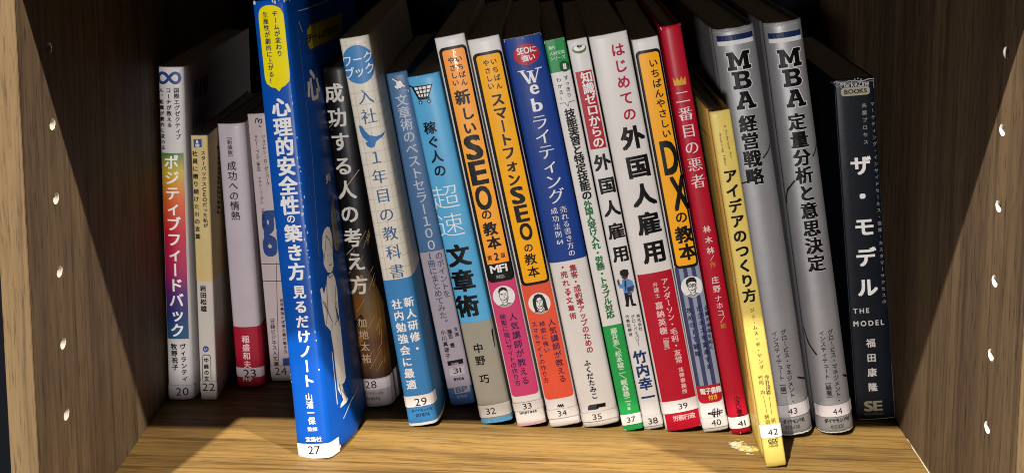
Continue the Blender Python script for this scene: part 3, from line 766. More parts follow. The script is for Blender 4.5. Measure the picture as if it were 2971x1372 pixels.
  ('B', 10.85, 24.96, 12.95, 89.51, 0.0, 0.0, '8E9AB0', 'colour_stripe', 1),
  ('F', 7.52, 78.53, 5.55, 'glasses'),
  ('T', '攻めのIT戦略', 3.99, 66.25, 4.26, 42.77, 2.87, 2.87, '1A1A3A', 'b', 'caption_lettering', 3),
  ('T', 'ビジネスを変革する', 8.87, 66.56, 8.72, 35.09, 2.81, 2.81, '1A1A3A', 'b', 'caption_lettering', 3),
  ('T', '企業の未来を拓く', 12.76, 65.9, 11.71, 44.98, 2.31, 2.31, '1A1A3A', 'b', 'caption_lettering', 3),
  ('B', 0.2, 15.76, 13.05, 25.33, 0.0, 3.0, 'B81A24', 'colour_tab', 2),
  ('H', '電子書籍', 7.38, 22.34, 11.01, 3.36, 'F2F0EE', 'b', 'caption_lettering', 4, 0),
  ('H', '付き', 8.04, 18.69, 4.84, 2.83, 'F0C050', 'b', 'caption_lettering', 4, 0),
  ('L', [(4.04, 10.41), (7.91, 10.41), (11.57, 10.72)], 0.45, '070605', 'emblem', 3),
  ('L', [(3.96, 9.96), (8.56, 9.21), (11.22, 9.69)], 0.45, '070605', 'emblem', 3),
  ('L', [(6.93, 12.21), (6.05, 9.62), (6.66, 8.15)], 0.45, '070605', 'emblem', 3),
  ('L', [(7.83, 12.43), (6.87, 7.84)], 0.45, '070605', 'emblem', 3),
  ('L', [(9.08, 12.23), (8.49, 7.76)], 0.45, '070605', 'emblem', 3),
  ('L', [(9.82, 11.56), (9.69, 8.29)], 0.45, '070605', 'emblem', 3),
  ('S', '40', -2.0, 2.29, 15.15, 7.53, 7.21, 4.86, 4.85, 'E2DEDC'),
 ],
 '41': [
  ('P', [(1.98, 185.31), (1.76, 189.61), (3.01, 187.58), (3.74, 189.5), (4.74, 187.44), (6.16, 189.64), (6.57, 187.35), (8.1, 189.29), (7.94, 185.06)], 'D8A030', 'crown_emblem', 3),
  ('T', '二番目の悪者', 4.95, 179.27, 5.45, 135.41, 7.14, 7.14, 'F0DCDC', 'm', 'title_lettering', 3),
  ('T', '林木林', 5.59, 110.14, 5.48, 98.92, 3.62, 3.62, 'E8C8C8', 'b', 'author_lettering', 3),
  ('L', [(6.73, 96.16), (4.51, 93.57)], 0.25, 'E8C8C8', 'printed_line', 3),
  ('T', '作', 5.53, 91.45, 5.52, 91.4, 3.0, 3.0, 'C88A28', 'r', 'author_lettering', 3),
  ('T', '庄野', 5.29, 83.24, 5.32, 78.54, 3.64, 3.64, 'E8C8C8', 'b', 'author_lettering', 3),
  ('T', 'ナホコ', 5.36, 73.41, 5.22, 65.73, 3.48, 3.48, 'E8C8C8', 'r', 'author_lettering', 3),
  ('L', [(6.85, 63.74), (4.31, 60.73)], 0.25, 'E8C8C8', 'printed_line', 3),
  ('T', '絵', 5.38, 58.84, 5.37, 58.79, 2.86, 2.86, 'C88A28', 'r', 'author_lettering', 3),
  ('T', '小さい書房', 5.7, 19.43, 5.97, 9.66, 3.16, 2.44, '2A1010', 'r', 'publisher_lettering', 3),
  ('S', '41', -2.0, 3.17, 12.32, 9.37, 5.93, 5.76, 4.17, 'F0EBE8'),
 ],
 '42': [
  ('SCR', 'A Technique for', 6.18, 170.62, 6.82, 154.37, '5A4010'),
  ('SCR', 'Producing Ideas', 3.21, 167.22, 3.73, 151.12, '5A4010'),
  ('T', 'アイデアのつくり方', 5.05, 145.76, 4.95, 86.63, 6.39, 6.39, '070605', 'B', 'title_lettering', 3),
  ('T', 'ジェームス・W・ヤング', 5.07, 79.22, 5.23, 50.73, 2.19, 2.19, '2A2410', 'm', 'author_lettering', 3),
  ('T', '今井茂雄', 6.88, 45.27, 6.61, 37.74, 2.35, 2.35, '2A2410', 'm', 'author_lettering', 3),
  ('T', '竹内\u3000均', 3.95, 45.56, 3.78, 38.19, 2.2, 2.2, '2A2410', 'm', 'author_lettering', 3),
  ('L', [(3.86, 36.07), (4.26, 27.16)], 0.2, '2A2410', 'printed_line', 3),
  ('L', [(6.61, 35.64), (6.46, 26.81)], 0.2, '2A2410', 'printed_line', 3),
  ('T', '解説', 3.89, 25.78, 3.98, 23.23, 2.2, 2.2, '2A2410', 'm', 'author_lettering', 3),
  ('T', '訳', 6.77, 23.56, 6.76, 23.51, 2.2, 2.2, '2A2410', 'm', 'author_lettering', 3),
  ('S', '42', -3.0, 15.0, 10.92, 21.65, 5.65, 17.81, 4.73, 'F6F2EA'),
  ('H', 'CCC', 5.06, 13.41, 4.89, 1.49, '3A3010', 'B', 'publisher_lettering', 3, 0),
  ('H', 'MEDIA', 4.92, 11.99, 4.26, 0.75, '3A3010', 'b', 'publisher_lettering', 3, 0),
  ('H', 'HOUSE', 4.96, 10.72, 4.42, 0.75, '3A3010', 'b', 'publisher_lettering', 3, 0),
  ('L', [(-40.1, 160.65), (-19.58, 161.61), (-16.74, 134.74)], 0.5, '6A5420', 'cover_line', 1),
  ('L', [(-16.61, 144.24), (-12.82, 88.48), (-33.01, 46.27), (-16.56, 30.76), (-12.91, 43.95)], 0.5, '6A5420', 'cover_line', 1),
 ],
 '43': [
  ('B', 0.8, 207.36, 19.48, 210.16, 0.0, 0.0, '14264E', 'navy_stripe', 1),
  ('B', 0.8, 205.16, 19.48, 207.36, 0.0, 0.0, 'D8D6D4', 'white_stripe', 1),
  ('SLAB', 'M', 10.05, 196.97, 11.6, 9.2),
  ('SLAB', 'B', 10.22, 187.18, 9.4, 8.9),
  ('SLAB', 'A', 10.64, 176.9, 10.0, 8.9),
  ('T', '経営戦略', 10.04, 165.02, 9.48, 137.83, 8.41, 8.41, '060606', 'O', 'title_lettering', 3),
  ('T', 'グロービス・マネジメント・', 12.13, 55.45, 11.86, 18.4, 2.81, 2.81, '2A2A2E', 'r', 'author_lettering', 3),
  ('T', 'インスティテュート［編］', 7.71, 55.25, 7.91, 22.44, 2.82, 2.82, '2A2A2E', 'r', 'author_lettering', 3),
  ('L', [(15.09, 146.3), (21.48, 151.88)], 0.7, '1A1A1C', 'printed_line', 3),
  ('L', [(1.75, 134.33), (5.12, 135.45)], 0.7, '1A1A1C', 'printed_line', 3),
  ('L', [(16.22, 30.18), (21.32, 27.14)], 0.9, '1A1A1C', 'printed_line', 3),
  ('S', '43', -1.0, 10.27, 22.68, 16.92, 10.89, 13.29, 4.67, 'BDB5B6'),
  ('H', 'ダイヤモンド社', 10.97, 7.75, 11.02, 2.31, '070605', 'b', 'publisher_lettering', 3, 0),
  ('H', '372438', 9.68, 4.67, 7.69, 1.78, '5A5C5C', 'r', 'caption_lettering', 3, 0),
 ],
 '44': [
  ('B', 0.8, 207.87, 17.69, 210.67, 0.0, 0.0, '14264E', 'navy_stripe', 1),
  ('B', 0.8, 205.67, 17.69, 207.87, 0.0, 0.0, 'D8D6D4', 'white_stripe', 1),
  ('SLAB', 'M', 9.86, 197.52, 11.6, 9.2),
  ('SLAB', 'B', 9.93, 187.56, 9.4, 8.9),
  ('SLAB', 'A', 10.33, 177.02, 10.0, 8.9),
  ('T', '定量分析と意思決定', 9.44, 165.07, 9.83, 91.36, 8.43, 8.43, '060606', 'O', 'title_lettering', 3),
  ('T', 'グロービス・マネジメント・', 12.17, 54.35, 12.09, 17.52, 2.82, 2.82, '2A2A2E', 'r', 'author_lettering', 3),
  ('T', 'インスティテュート［編著］', 7.69, 54.33, 7.56, 19.29, 2.82, 2.82, '2A2A2E', 'r', 'author_lettering', 3),
  ('L', [(15.2, 146.26), (19.37, 150.88)], 0.7, '1A1A1C', 'printed_line', 3),
  ('L', [(4.51, 134.97), (0.73, 130.5), (-1.19, 126.17), (-1.96, 122.09)], 0.8, '1A1A1C', 'printed_line', 3),
  ('L', [(-1.42, 55.75), (0.6, 48.32), (3.9, 42.94)], 0.8, '1A1A1C', 'printed_line', 3),
  ('L', [(16.09, 30.07), (19.6, 27.62)], 0.9, '1A1A1C', 'printed_line', 3),
  ('S', '44', -1.0, 9.22, 20.89, 15.52, 10.49, 12.11, 4.68, 'C4BCBB'),
  ('H', 'ダイヤモンド社', 9.96, 7.19, 13.05, 2.32, '070605', 'b', 'publisher_lettering', 3, 0),
  ('H', '410321', 9.3, 3.92, 7.2, 1.79, '5A5C5C', 'r', 'caption_lettering', 3, 0),
 ],
 '45': [
  ('H', 'MarkeZine', 10.16, 180.63, 14.45, 2.81, 'B4B6BA', 'r', 'series_lettering', 3, 0),
  ('B', 2.99, 174.65, 17.46, 179.03, 1.6, 1.6, 'A09A80', 'series_label', 2),
  ('H', 'BOOKS', 10.32, 176.88, 11.52, 2.15, '14161E', 'b', 'series_lettering', 4, 0),
  ('E', 10.23, 183.11, 0.4, 0.41, '8A8C90', 'printed_dot', 3),
  ('E', 11.77, 183.4, 0.4, 0.41, '8A8C90', 'printed_dot', 3),
  ('E', 13.33, 182.85, 0.4, 0.41, '8A8C90', 'printed_dot', 3),
  ('T', 'マーケティング・インサイドセールス・営業・カスタマーサクセスの', 18.34, 169.63, 17.99, 64.47, 2.06, 2.06, '8C8C88', 'r', 'caption_lettering', 3),
  ('T', '共業プロセス', 14.07, 169.16, 13.78, 150.11, 2.38, 2.38, '8C8C88', 'b', 'caption_lettering', 3),
  ('T', 'ザ・モデル', 10.54, 138.01, 9.87, 72.88, 9.91, 9.91, 'EDEAE8', 'B', 'title_lettering', 3),
  ('H', 'THE', 5.87, 60.36, 9.14, 2.52, 'C8C6C4', 'b', 'title_lettering', 3, 0.34),
  ('H', 'MODEL', 9.35, 53.42, 16.75, 2.71, 'C8C6C4', 'b', 'title_lettering', 3, 0.34),
  ('T', '福田康隆', 9.7, 42.59, 9.25, 18.42, 4.58, 4.58, 'C8C4C0', 'b', 'author_lettering', 3),
  ('H', 'SE', 8.87, 7.96, 9.56, 5.14, '8C8874', 'H', 'publisher_lettering', 3, 0),
  ('H', 'SHOEISHA', 9.03, 3.62, 10.25, 1.29, '4A4C52', 'r', 'publisher_lettering', 3, 0),
 ],
}


# ------------------------------------------------------------------ lettering
GL = {}
FIX = {'ヴ': 'ヴ'}
ROT = set('ー（）［］「」【】〔〕／')


def glyph(ch, off):
    k = (ch, off)
    if k in GL:
        return GL[k]
    cu = bpy.data.curves.new('g', 'FONT')
    cu.body = ch
    cu.size = 1
    cu.resolution_u = 3
    cu.offset = off
    o = bpy.data.objects.new('g', cu)
    COL.objects.link(o)
    bpy.context.view_layer.update()
    me = bpy.data.meshes.new_from_object(o)
    vs = [(v.co.x, v.co.y) for v in me.vertices]
    fs = [tuple(p.vertices) for p in me.polygons]
    bpy.data.objects.remove(o)
    bpy.data.curves.remove(cu)
    bpy.data.meshes.remove(me)
    if not vs:
        GL[k] = None
        return None
    xs = [v[0] for v in vs]
    ys = [v[1] for v in vs]
    GL[k] = (vs, fs, min(xs), max(xs), min(ys), max(ys))
    return GL[k]


STY = {  # thin-offset of the outline, list of shifted copies (dx, dy) in em
    'r': (0.0, [(-.014, -.008), (.014, .008)]),
    't': (-0.012, [(0, 0)]),
    'n': (0.0, [(0, 0)]),
    'b': (0.0, [(-.023, -.017), (.023, -.017), (-.023, .017), (.023, .017)]),
    'B': (0.0, [(-.036, -.025), (.036, -.025), (-.036, .025), (.036, .025), (0, 0)]),
    'H': (0.0, [(-.042, -.028), (.042, -.028), (-.042, .028), (.042, .028), (0, 0)]),
    'm': (-0.012, [(-.020, 0), (.0, 0), (.020, 0)]),
    'O': (0.0, [(-.04, -.026), (.04, -.026), (-.04, .026), (.04, .026), (0, 0)]),
}
WIDE = [(0.055 * math.cos(a * math.pi / 4), 0.055 * math.sin(a * math.pi / 4)) for a in range(8)]


class Sheet:
    """flat print on a book cover: vertices are (s, v, layer) until it is wrapped on the book"""
    def __init__(self):
        self.v, self.f = [], []

    def add(self, pts, faces, lay):
        b = len(self.v)
        self.v += [(x, y, lay) for x, y in pts]
        self.f += [tuple(i + b for i in f) for f in faces]

    def poly(self, pts, lay):
        tris = tessellate_polygon([[Vector((x, y, 0)) for x, y in pts]])
        self.add(pts, tris, lay)

    def ring(self, outer, inner, lay):
        n = len(outer)
        self.add(outer + inner, [(i, (i + 1) % n, n + (i + 1) % n, n + i) for i in range(n)], lay)


def put_glyph(sh, ch, style, s, v, wm, hm, lay, rot=False, latin=False, fit=None):
    off, cps = STY[style]
    g = glyph(ch, off)
    if g is None:
        return
    vs, fs, x0, x1, y0, y1 = g
    wide = (not latin) and ord(ch[0]) > 0x2000
    if wide:
        cx_, cy_, sx, sy = 0.5, 0.38, wm * 1.07, hm * 1.07
        if ch in '、。':
            cx_, cy_ = 0.5 - 0.55, 0.38 - 0.5
        elif ch in 'ィッァゥォャュョっゃゅょ' and not rot:
            cx_, cy_ = 0.46, 0.34
    else:
        gh = 0.686
        cx_, cy_ = (x0 + x1) / 2, 0.343 if ch not in 'gpqy' else 0.25
        sy = hm / gh * 0.86
        sx = sy
        if fit:
            sx = fit
        else:
            if (x1 - x0) * sx > wm * 0.86:
                sx = wm * 0.86 / (x1 - x0)
            if style in 'BH' and ch in 'SEODX':
                sx = wm * 0.95 / (x1 - x0)
                sy = hm * 0.97 / gh
    for k, (dx, dy) in enumerate(cps):
        pts = []
        for x, y in vs:
            a, b = (x + dx - cx_), (y + dy - cy_)
            if rot:
                a, b = b, -a
            pts.append((s + a * sx, v + b * sy))
        sh.add(pts, fs, lay + 0.08 * k)


def vtext(sh, txt, s0, v0, s1, v1, wm, hm, style, lay, over=None):
    chars = list(txt)
    n = len(chars)
    for i, ch in enumerate(chars):
        f = i / max(1, n - 1)
        s, v = s0 + (s1 - s0) * f, v0 + (v1 - v0) * f
        if ch in ' 　':
            continue
        if len(ch) > 1:
            for k, c in enumerate(ch):
                put_glyph(sh, c, style, s + (k - (len(ch) - 1) / 2) * wm * 0.5, v, wm * 0.55, hm * 0.85, lay, latin=True)
            continue
        if over:
            STY['_'] = over
            put_glyph(sh, ch, '_', s, v, wm, hm, lay)
        else:
            put_glyph(sh, ch, style, s, v, wm, hm, lay, rot=ch in ROT)


def htext(sh, txt, s, v, width, hm, style, lay, ang=0):
    """horizontal words fitted into width mm"""
    adv = []
    off, cps = STY[style]
    for ch in txt:
        g = glyph(ch, off)
        adv.append(0.3 if g is None else (1.0 if ord(ch) > 0x2000 else (g[3] - g[2]) + (ang or 0.085)))
    tot = sum(adv)
    k = width / tot
    if hm <= 0:
        hm = k
    cjk = ord(txt[0]) > 0x2000
    x = -tot / 2
    for ch, a in zip(txt, adv):
        if ord(ch) > 0x2000:
            put_glyph(sh, ch, style, s + (x + a / 2) * k, v, k, hm, lay)
        else:
            put_glyph(sh, ch, style, s + (x + a / 2) * k, v, 99, hm / 0.86, lay, latin=True, fit=k)
        x += a


def circ(s, v, rx, ry, n=28):
    return [(s + rx * math.cos(2 * math.pi * i / n), v + ry * math.sin(2 * math.pi * i / n)) for i in range(n)]


def rrect(s0, v0, s1, v1, rt, rb):
    out = []
    for cx_, cy_, r, a0 in ((s1 - rt, v1 - rt, rt, 0), (s0 + rt, v1 - rt, rt, 90), (s0 + rb, v0 + rb, rb, 180), (s1 - rb, v0 + rb, rb, 270)):
        if r <= 0.01:
            out.append((cx_, cy_))
        else:
            for i in range(7):
                a = math.radians(a0 + 15 * i)
                out.append((cx_ + r * math.cos(a), cy_ + r * math.sin(a)))
    return out


def stroke(sh, pts, wd, lay):
    for i, (a, b) in enumerate(zip(pts, pts[1:])):
        d = Vector((b[0] - a[0], b[1] - a[1]))
        if d.length < 1e-6:
            continue
        d.normalize()
        nx, ny = -d.y * wd / 2, d.x * wd / 2
        e = d * wd * 0.3
        sh.add([(a[0] + nx - e.x, a[1] + ny - e.y), (b[0] + nx + e.x, b[1] + ny + e.y), (b[0] - nx + e.x, b[1] - ny + e.y), (a[0] - nx - e.x, a[1] - ny - e.y)], [(0, 1, 2, 3)], lay + 0.03 * i)


# ------------------------------------------------------------------ books
# flare: the cover swells sideways right behind the spine (mm, over depth mm, counter shear)
SHAPE = {
    '20': dict(D=126, base='CEC9C8', bulge=0.8, r=1.2, flare=(2.5, 12, 0)),
    '22': dict(D=104, base='C6BEB6', bulge=0.3, r=0.7),
    '23': dict(D=104, base='BBB0B8', bulge=1.4, r=1.6),
    '24': dict(D=104, base='BAABAD', bulge=0.3, r=0.7),
    '27': dict(D=146, base='0751B0', bulge=0.9, r=1.4, flare=(6, 26, .142)),
    '28': dict(D=127, base='0A0A0C', bulge=1.8, r=1.2, flare=(3, 10, 0), hard=1),
    '29': dict(D=147, base='DCD5C6', bulge=0.8, r=1.6, flare=(3, 14, 0)),
    '31': dict(D=126, base='446A94', bulge=0.6, r=0.9),
    '32': dict(D=126, base='5AAEDD', bulge=1.2, r=1.4),
    '33': dict(D=146, base='E6E1DE', bulge=0.7, r=1.2),
    '34': dict(D=146, base='E6E1DE', bulge=0.7, r=1.2),
    '35': dict(D=146, base='E2DDD8', bulge=1.2, r=1.6),
    '37': dict(D=147, base='E4E1DC', bulge=0.3, r=0.8),
    '38': dict(D=147, base='E2DEDB', bulge=0.4, r=0.9),
    '39': dict(D=147, base='E3DEDA', bulge=1.0, r=1.5),
    '40': dict(D=147, base='E3DFDD', bulge=0.6, r=1.1),
    '41': dict(D=150, base='B4152C', bulge=0.9, r=1.2, hard=1),
    '42': dict(D=112, base='EACF6C', bulge=0.4, r=1.0, hard=1),
    '43': dict(D=152, base='949395', bulge=3.0, r=3.2, hard=1, metal=0.3),
    '44': dict(D=152, base='949395', bulge=3.0, r=3.2, hard=1, metal=0.3),
    '45': dict(D=127, base='0D121B', bulge=0.5, r=1.0),
}
LABELS = {
    '20': 'white paperback with a rainbow title panel and navy infinity loop, leftmost in the row',
    '22': 'small cream pocket book with a blue badge, right beside the rainbow spine book',
    '23': 'small pale pocket book with a red band at its foot',
    '24': 'small pinkish pocket book with big navy letter arcs, half behind the tall blue book',
    '27': 'tall bright blue book with yellow speech bubble, pulled out to the front',
    '28': 'black hardback with white title and golden brown foot, behind the tall blue book',
    '29': 'cream workbook with a blue disc, squared paper print and blue lower half',
    '31': 'dusty blue paperback with a drawn pointing hand and lilac paper band',
    '32': 'sky blue paperback with a shopping cart drawing and grey paper band',
    '33': 'white book with orange title panel above a pink panel with a drawn man',
    '34': 'white book with amber title panel above a red orange panel with a drawn woman',
    '35': 'book with dark blue upper spine, red bubble and white lower spine with red words',
    '37': 'thin white book with green ends and small black and green title',
    '38': 'thin white book with a red title block and a drawn man in a blue shirt',
    '39': 'thick white book with crimson and heavy black title and a red lower half',
    '40': 'white book with amber title panel above blue stripes and a drawn man in glasses',
    '41': 'slim crimson red book with a small gold crown',
    '42': 'short thin yellow book pulled out to the front on the right',
    '43': 'silver hardback with navy stripe, directly behind the short yellow book',
    '44': 'silver hardback with navy stripe, standing next to the dark navy book',
    '45': 'dark navy book with worn white edges, last in the row on the right',
}


def make_book(key):
    bk, sh_ = BOOKS[key], SHAPE[key]
    t, H, D = bk['t'], bk['H'], sh_['D']
    bulge, r = sh_['bulge'], sh_['r']
    fa, fd, fs = sh_.get('flare', (0, 1, 0))
    hard = sh_.get('hard', 0)
    metal = sh_.get('metal', 0.0)

    def shift(wd, v, right):
        q = min(max(wd / fd, 0), 1)
        k = fa * q * (2 - q) * (1 - 0.7 * v / H) if right else 0.0
        return k - fs * max(0.0, wd - fd)

    def path(s, v, out=0.0):
        """cover coordinate -> local x, y (mm), pushed outwards by out"""
        if s < -r:
            d = -s
            x, y, nx, ny = shift(d, v, False), d, -1, 0
            if hard and 4 < d < 9:       # joint groove of a hardback
                x += 0.7 * math.sin((d - 4) / 5 * math.pi)
        elif s < r:
            a = (s + r) / (2 * r) * math.pi / 2
            x, y, nx, ny = r - r * math.cos(a), r - r * math.sin(a), -math.cos(a), -math.sin(a)
        elif s <= t - r:
            x, y, nx, ny = s, 0, 0, -1
        elif s < t + r:
            a = (s - t + r) / (2 * r) * math.pi / 2
            x, y, nx, ny = t - r + r * math.sin(a), r - r * math.cos(a), math.sin(a), -math.cos(a)
            x += shift(y, v, True)
        else:
            d = s - t
            x, y, nx, ny = t + shift(d, v, True), d, 1, 0
            if hard and 4 < d < 9:
                x -= 0.7 * math.sin((d - 4) / 5 * math.pi)
        if 0 < s < t:
            y -= bulge * (1 - (2 * s / t - 1) ** 2)
        return x + nx * out, y + ny * out

    cuts = [-r, -r / 2, 0, r / 2, r, t - r, t - r / 2, t, t + r / 2, t + r]
    nseg = max(2, int((t - 2 * r) / (1.6 if bulge > 0.5 else 3)))
    cuts += [r + (t - 2 * r) * i / nseg for i in range(1, nseg)]
    back = [4, 5, 6, 7, 8, 9, 13, 18, 24, 32]
    cuts += [-b for b in back if b > r + .3] + [t + b for b in back if b > r + .3]
    cuts = sorted(set(cuts))
    ss = [-D] + cuts + [t + D]

    root = bpy.data.objects.new('book', None)
    COL.objects.link(root)
    tag(root, LABELS[key], 'book', 'books standing in the compartment')
    lean, yaw, tip = bk['lean'], bk['yaw'], bk['tip']
    u = Vector((math.cos(yaw), math.sin(yaw), 0))
    nn = Vector((-math.sin(yaw), math.cos(yaw), 0))
    z = Vector((0, 0, 1))
    U = u * math.cos(lean) + z * math.sin(lean)
    V = (-u * math.sin(lean) + z * math.cos(lean)) * math.cos(tip) + nn * math.sin(tip)
    Nn = V.cross(U)
    root.matrix_world = Matrix.Translation(Vector((bk['x'], bk['y'], 0.05)) * MM) @ Matrix((U, Nn, V)).transposed().to_4x4()

    # --- cover: one thin folded shell with inner face and rims
    th = 1.6 if hard else 0.35
    tr = 0.25 if not hard else 0.0
    rnd = random.Random(int(key))
    vs_ = [0, 0.6, 3, 12] + [12 + (H - 24) * i / 8 for i in range(1, 8)] + [H - 12, H - 3, H - 0.6, H]
    bm = bmesh.new()
    rows = []
    for v in vs_:
        wob = 0.0
        ins = 0.25 if v in (0, H) else 0.0
        row = []
        for s in ss:
            dv = 0.0
            if v == 0:      # crushed, slightly wavy foot and head
                dv = 0.12 * rnd.random()
            elif v == H:
                dv = -0.35 * rnd.random() * (1.3 if key == '43' else 0.35)
            x, y = path(s, v, -ins)
            row.append(bm.verts.new(Vector((x, y, v + dv)) * MM))
        rows.append(row)
    inner = []
    for v in (vs_[0], vs_[-1]):
        row = []
        for s in ss:
            x, y = path(s, v, -th)
            row.append(bm.verts.new(Vector((x, y, v + (0.1 if v == 0 else -0.3))) * MM))
        inner.append(row)
    for a, b in zip(rows, rows[1:]):
        for i in range(len(ss) - 1):
            f = bm.faces.new([a[i], a[i + 1], b[i + 1], b[i]])
            f.smooth = True
    for i in range(len(ss) - 1):
        bm.faces.new([inner[0][i + 1], inner[0][i], inner[1][i], inner[1][i + 1]])
        bm.faces.new([rows[0][i + 1], rows[0][i], inner[0][i], inner[0][i + 1]])
        bm.faces.new([rows[-1][i], rows[-1][i + 1], inner[1][i + 1], inner[1][i]])
    for i in (0, -1):
        for q in range(len(rows) - 1):
            pass
        bm.faces.new([r_[i] for r_ in rows] + [inner[1][i], inner[0][i]])
    cmat = COVERS.get(key) or ink(sh_['base'], 0.4 if not metal else 0.46, metal, 0.08)
    cover = from_bm('cover', bm, cmat, root)

    # --- page block
    g0 = th + 0.05
    m0 = 3.0 if hard else 0.5
    bm = bmesh.new()
    sps = [s for s in ss if -D < s < t + D]
    loops = []
    for v in (m0, H - m0 - (0.3 if not hard else 0)):
        pts = [path(s, v, -g0) for s in sps]
        x, y = path(t + D - 3, v, -g0)
        pts.append((x, y))
        for i in range(1, 6):
            f = i / 6
            x2, y2 = path(-(D - 3), v, -g0)
            pts.append((x + (x2 - x) * f, y + (y2 - y) * f - 1.2 * math.sin(f * math.pi)))
        pts.append(path(-(D - 3), v, -g0))
        loops.append([bm.verts.new(Vector((a, b, v)) * MM) for a, b in pts])
    n = len(loops[0])
    for i in range(n):
        j = (i + 1) % n
        bm.faces.new([loops[0][i], loops[0][j], loops[1][j], loops[1][i]])
    bm.faces.new(loops[1])
    bm.faces.new(loops[0][::-1])
    bmesh.ops.triangulate(bm, faces=[f for f in bm.faces if len(f.verts) > 4])
    from_bm('page_block', bm, PAGES, root)

    # --- print, wrapped on the cover
    def wrap(name, sheet, mat, parent, extra=0.0):
        if not sheet.v:
            return None
        bm = bmesh.new()
        bv = [bm.verts.new((x, y, l)) for x, y, l in sheet.v]
        for f in sheet.f:
            try:
                bm.faces.new([bv[i] for i in f])
            except ValueError:
                pass
        lo = min(v[0] for v in sheet.v)
        hi = max(v[0] for v in sheet.v)
        for c in cuts:
            if lo + 0.02 < c < hi - 0.02:
                bmesh.ops.bisect_plane(bm, geom=bm.verts[:] + bm.edges[:] + bm.faces[:], dist=1e-5, plane_co=(c, 0, 0), plane_no=(1, 0, 0))
        if fa or fs:
            for c in [H * i / 8 for i in range(1, 8)]:
                if hi > t + r:
                    bmesh.ops.bisect_plane(bm, geom=bm.verts[:] + bm.edges[:] + bm.faces[:], dist=1e-5, plane_co=(0, c, 0), plane_no=(0, 1, 0))
        for v in bm.verts:
            x, y = path(v.co.x, v.co.y, 0.05 + 0.045 * v.co.z + extra)
            v.co = Vector((x, y, v.co.y)) * MM
        o = from_bm(name, bm, mat, parent)
        if name in ('worn_patch', 'worn_edge', 'scratch', 'stain', 'light_streak', 'squared_print', 'cover_print', 'barcode'):
            o['kind'] = 'stuff'
        return o

    for e in PRINT[key]:
        k = e[0]
        S = Sheet()
        if k == 'T':
            _, txt, s0, v0, s1, v1, wm, hm, colr, st, nm, lay = e
            if st == 'O':
                S2 = Sheet()
                vtext(S2, txt, s0, v0, s1, v1, wm, hm, 'O', lay - 1.2, (0.0, WIDE))
                wrap('title_outline', S2, ink('D6D4D4'), cover)
            vtext(S, txt, s0, v0, s1, v1, wm, hm, st, lay)
            wrap(nm, S, ink(colr), cover)
        elif k == 'H':
            _, txt, s, v, wd, hm, colr, st, nm, lay, ang = e
            if nm == 'badge_lettering':
                put_glyph(S, txt, 'r', s, v, wd * .86, wd * .92, lay)
            else:
                htext(S, txt, s, v, wd, hm, st, lay, ang)
            wrap(nm, S, ink(colr), cover)
        elif k == 'B':
            _, s0, v0, s1, v1, rt, rb, colr, nm, lay = e[:10]
            s0, s1 = max(s0, -D + 1), min(s1, t + D - 1)
            v0, v1 = max(v0, 0.15), min(v1, H - 0.4)
            S.poly(rrect(s0, v0, s1, v1, rt, rb), lay)
            if colr == 'SPECTRUM':
                m = ramp_mat('spectrum_print', [(0, '2E7A3C'), (.1, 'C8A818'), (.24, 'D8601C'), (.42, 'C4182C'), (.62, 'A81650'), (.75, '50206A'), (.87, '20306E'), (1, '1A5478')], v0, v1)
            elif colr == 'AMBERORANGE':
                m = ramp_mat('amber_orange_print', [(0, 'FF9C28'), (.25, 'FFA41C'), (.55, 'FFAE0C'), (.85, 'FFA60C'), (1, 'FF8E20')], v0, v1)
            else:
                m = ink(colr)
            wrap(nm, S, m, cover)
        elif k == 'P':
            _, pts, colr, nm, lay = e
            S.poly(list(pts), lay)
            wrap(nm, S, ink(colr), cover)
        elif k == 'L':
            _, pts, wd, colr, nm, lay = e
            stroke(S, list(pts), wd, lay)
            wrap(nm, S, ink(colr), cover)
        elif k == 'E':
            _, s, v, rx, ry, colr, nm, lay = e
            S.poly(circ(s, v, rx, ry), lay)
            wrap(nm, S, ink(colr), cover)
        elif k == 'S':
            _, num, s0, v0, s1, v1, s, v, dw, colr = e
            rr = random.Random(int(num))
            sk = (rr.random() - 0.5) * 0.5
            S.poly([(s0, v0 + sk), (s1, v0 - sk), (s1, v1 - sk), (s0, v1 + sk)], 5)
            m = ink(colr, 0.4, 0, 0.1)
            st = wrap('number_sticker', S, m, root)
            S = Sheet()
            htext(S, num, s, v, dw * 1.12, 0, 'n', 6.5)
            # digits keep their own proportions
            zs = [q[1] for q in S.v]
            k2 = (dw * 0.66) / (max(zs) - min(zs))
            S.v = [(a, v + (b - v) * k2, c) for a, b, c in S.v]
            wrap('number_lettering', S, ink('1A1818'), st)
        elif k == 'INF':
            _, s, v, a = e
            o_, i_ = [], []
            for q in range(48):
                T_ = 2 * math.pi * q / 48
                def lem(tt):
                    d = 1 + math.sin(tt) ** 2
                    return a * 0.86 * math.cos(tt) / d, a * 1.15 * math.sin(tt) * math.cos(tt) / d
                x, y = lem(T_)
                x2, y2 = lem(T_ + 0.01)
                dx, dy = x2 - x, y2 - y
                l = math.hypot(dx, dy)
                h = 0.8
                o_.append((s + x - dy / l * h, v + y + dx / l * h))
                i_.append((s + x + dy / l * h, v + y - dx / l * h))
            S.ring(o_, i_, 3)
            wrap('emblem', S, ink('1E3A78'), cover)
        elif k == 'RING':
            _, s, v, ra, wd, colr = e
            ang = [math.radians(-150 + 12 * i) for i in range(28)]
            o_ = [(s + ra * math.cos(a), v + ra * 1.15 * math.sin(a)) for a in ang]
            i_ = [(s + (ra - wd) * math.cos(a), v + (ra - wd) * 1.15 * math.sin(a)) for a in ang]
            o2 = [p for p in o_ if 0.3 < p[0] < t - .3]
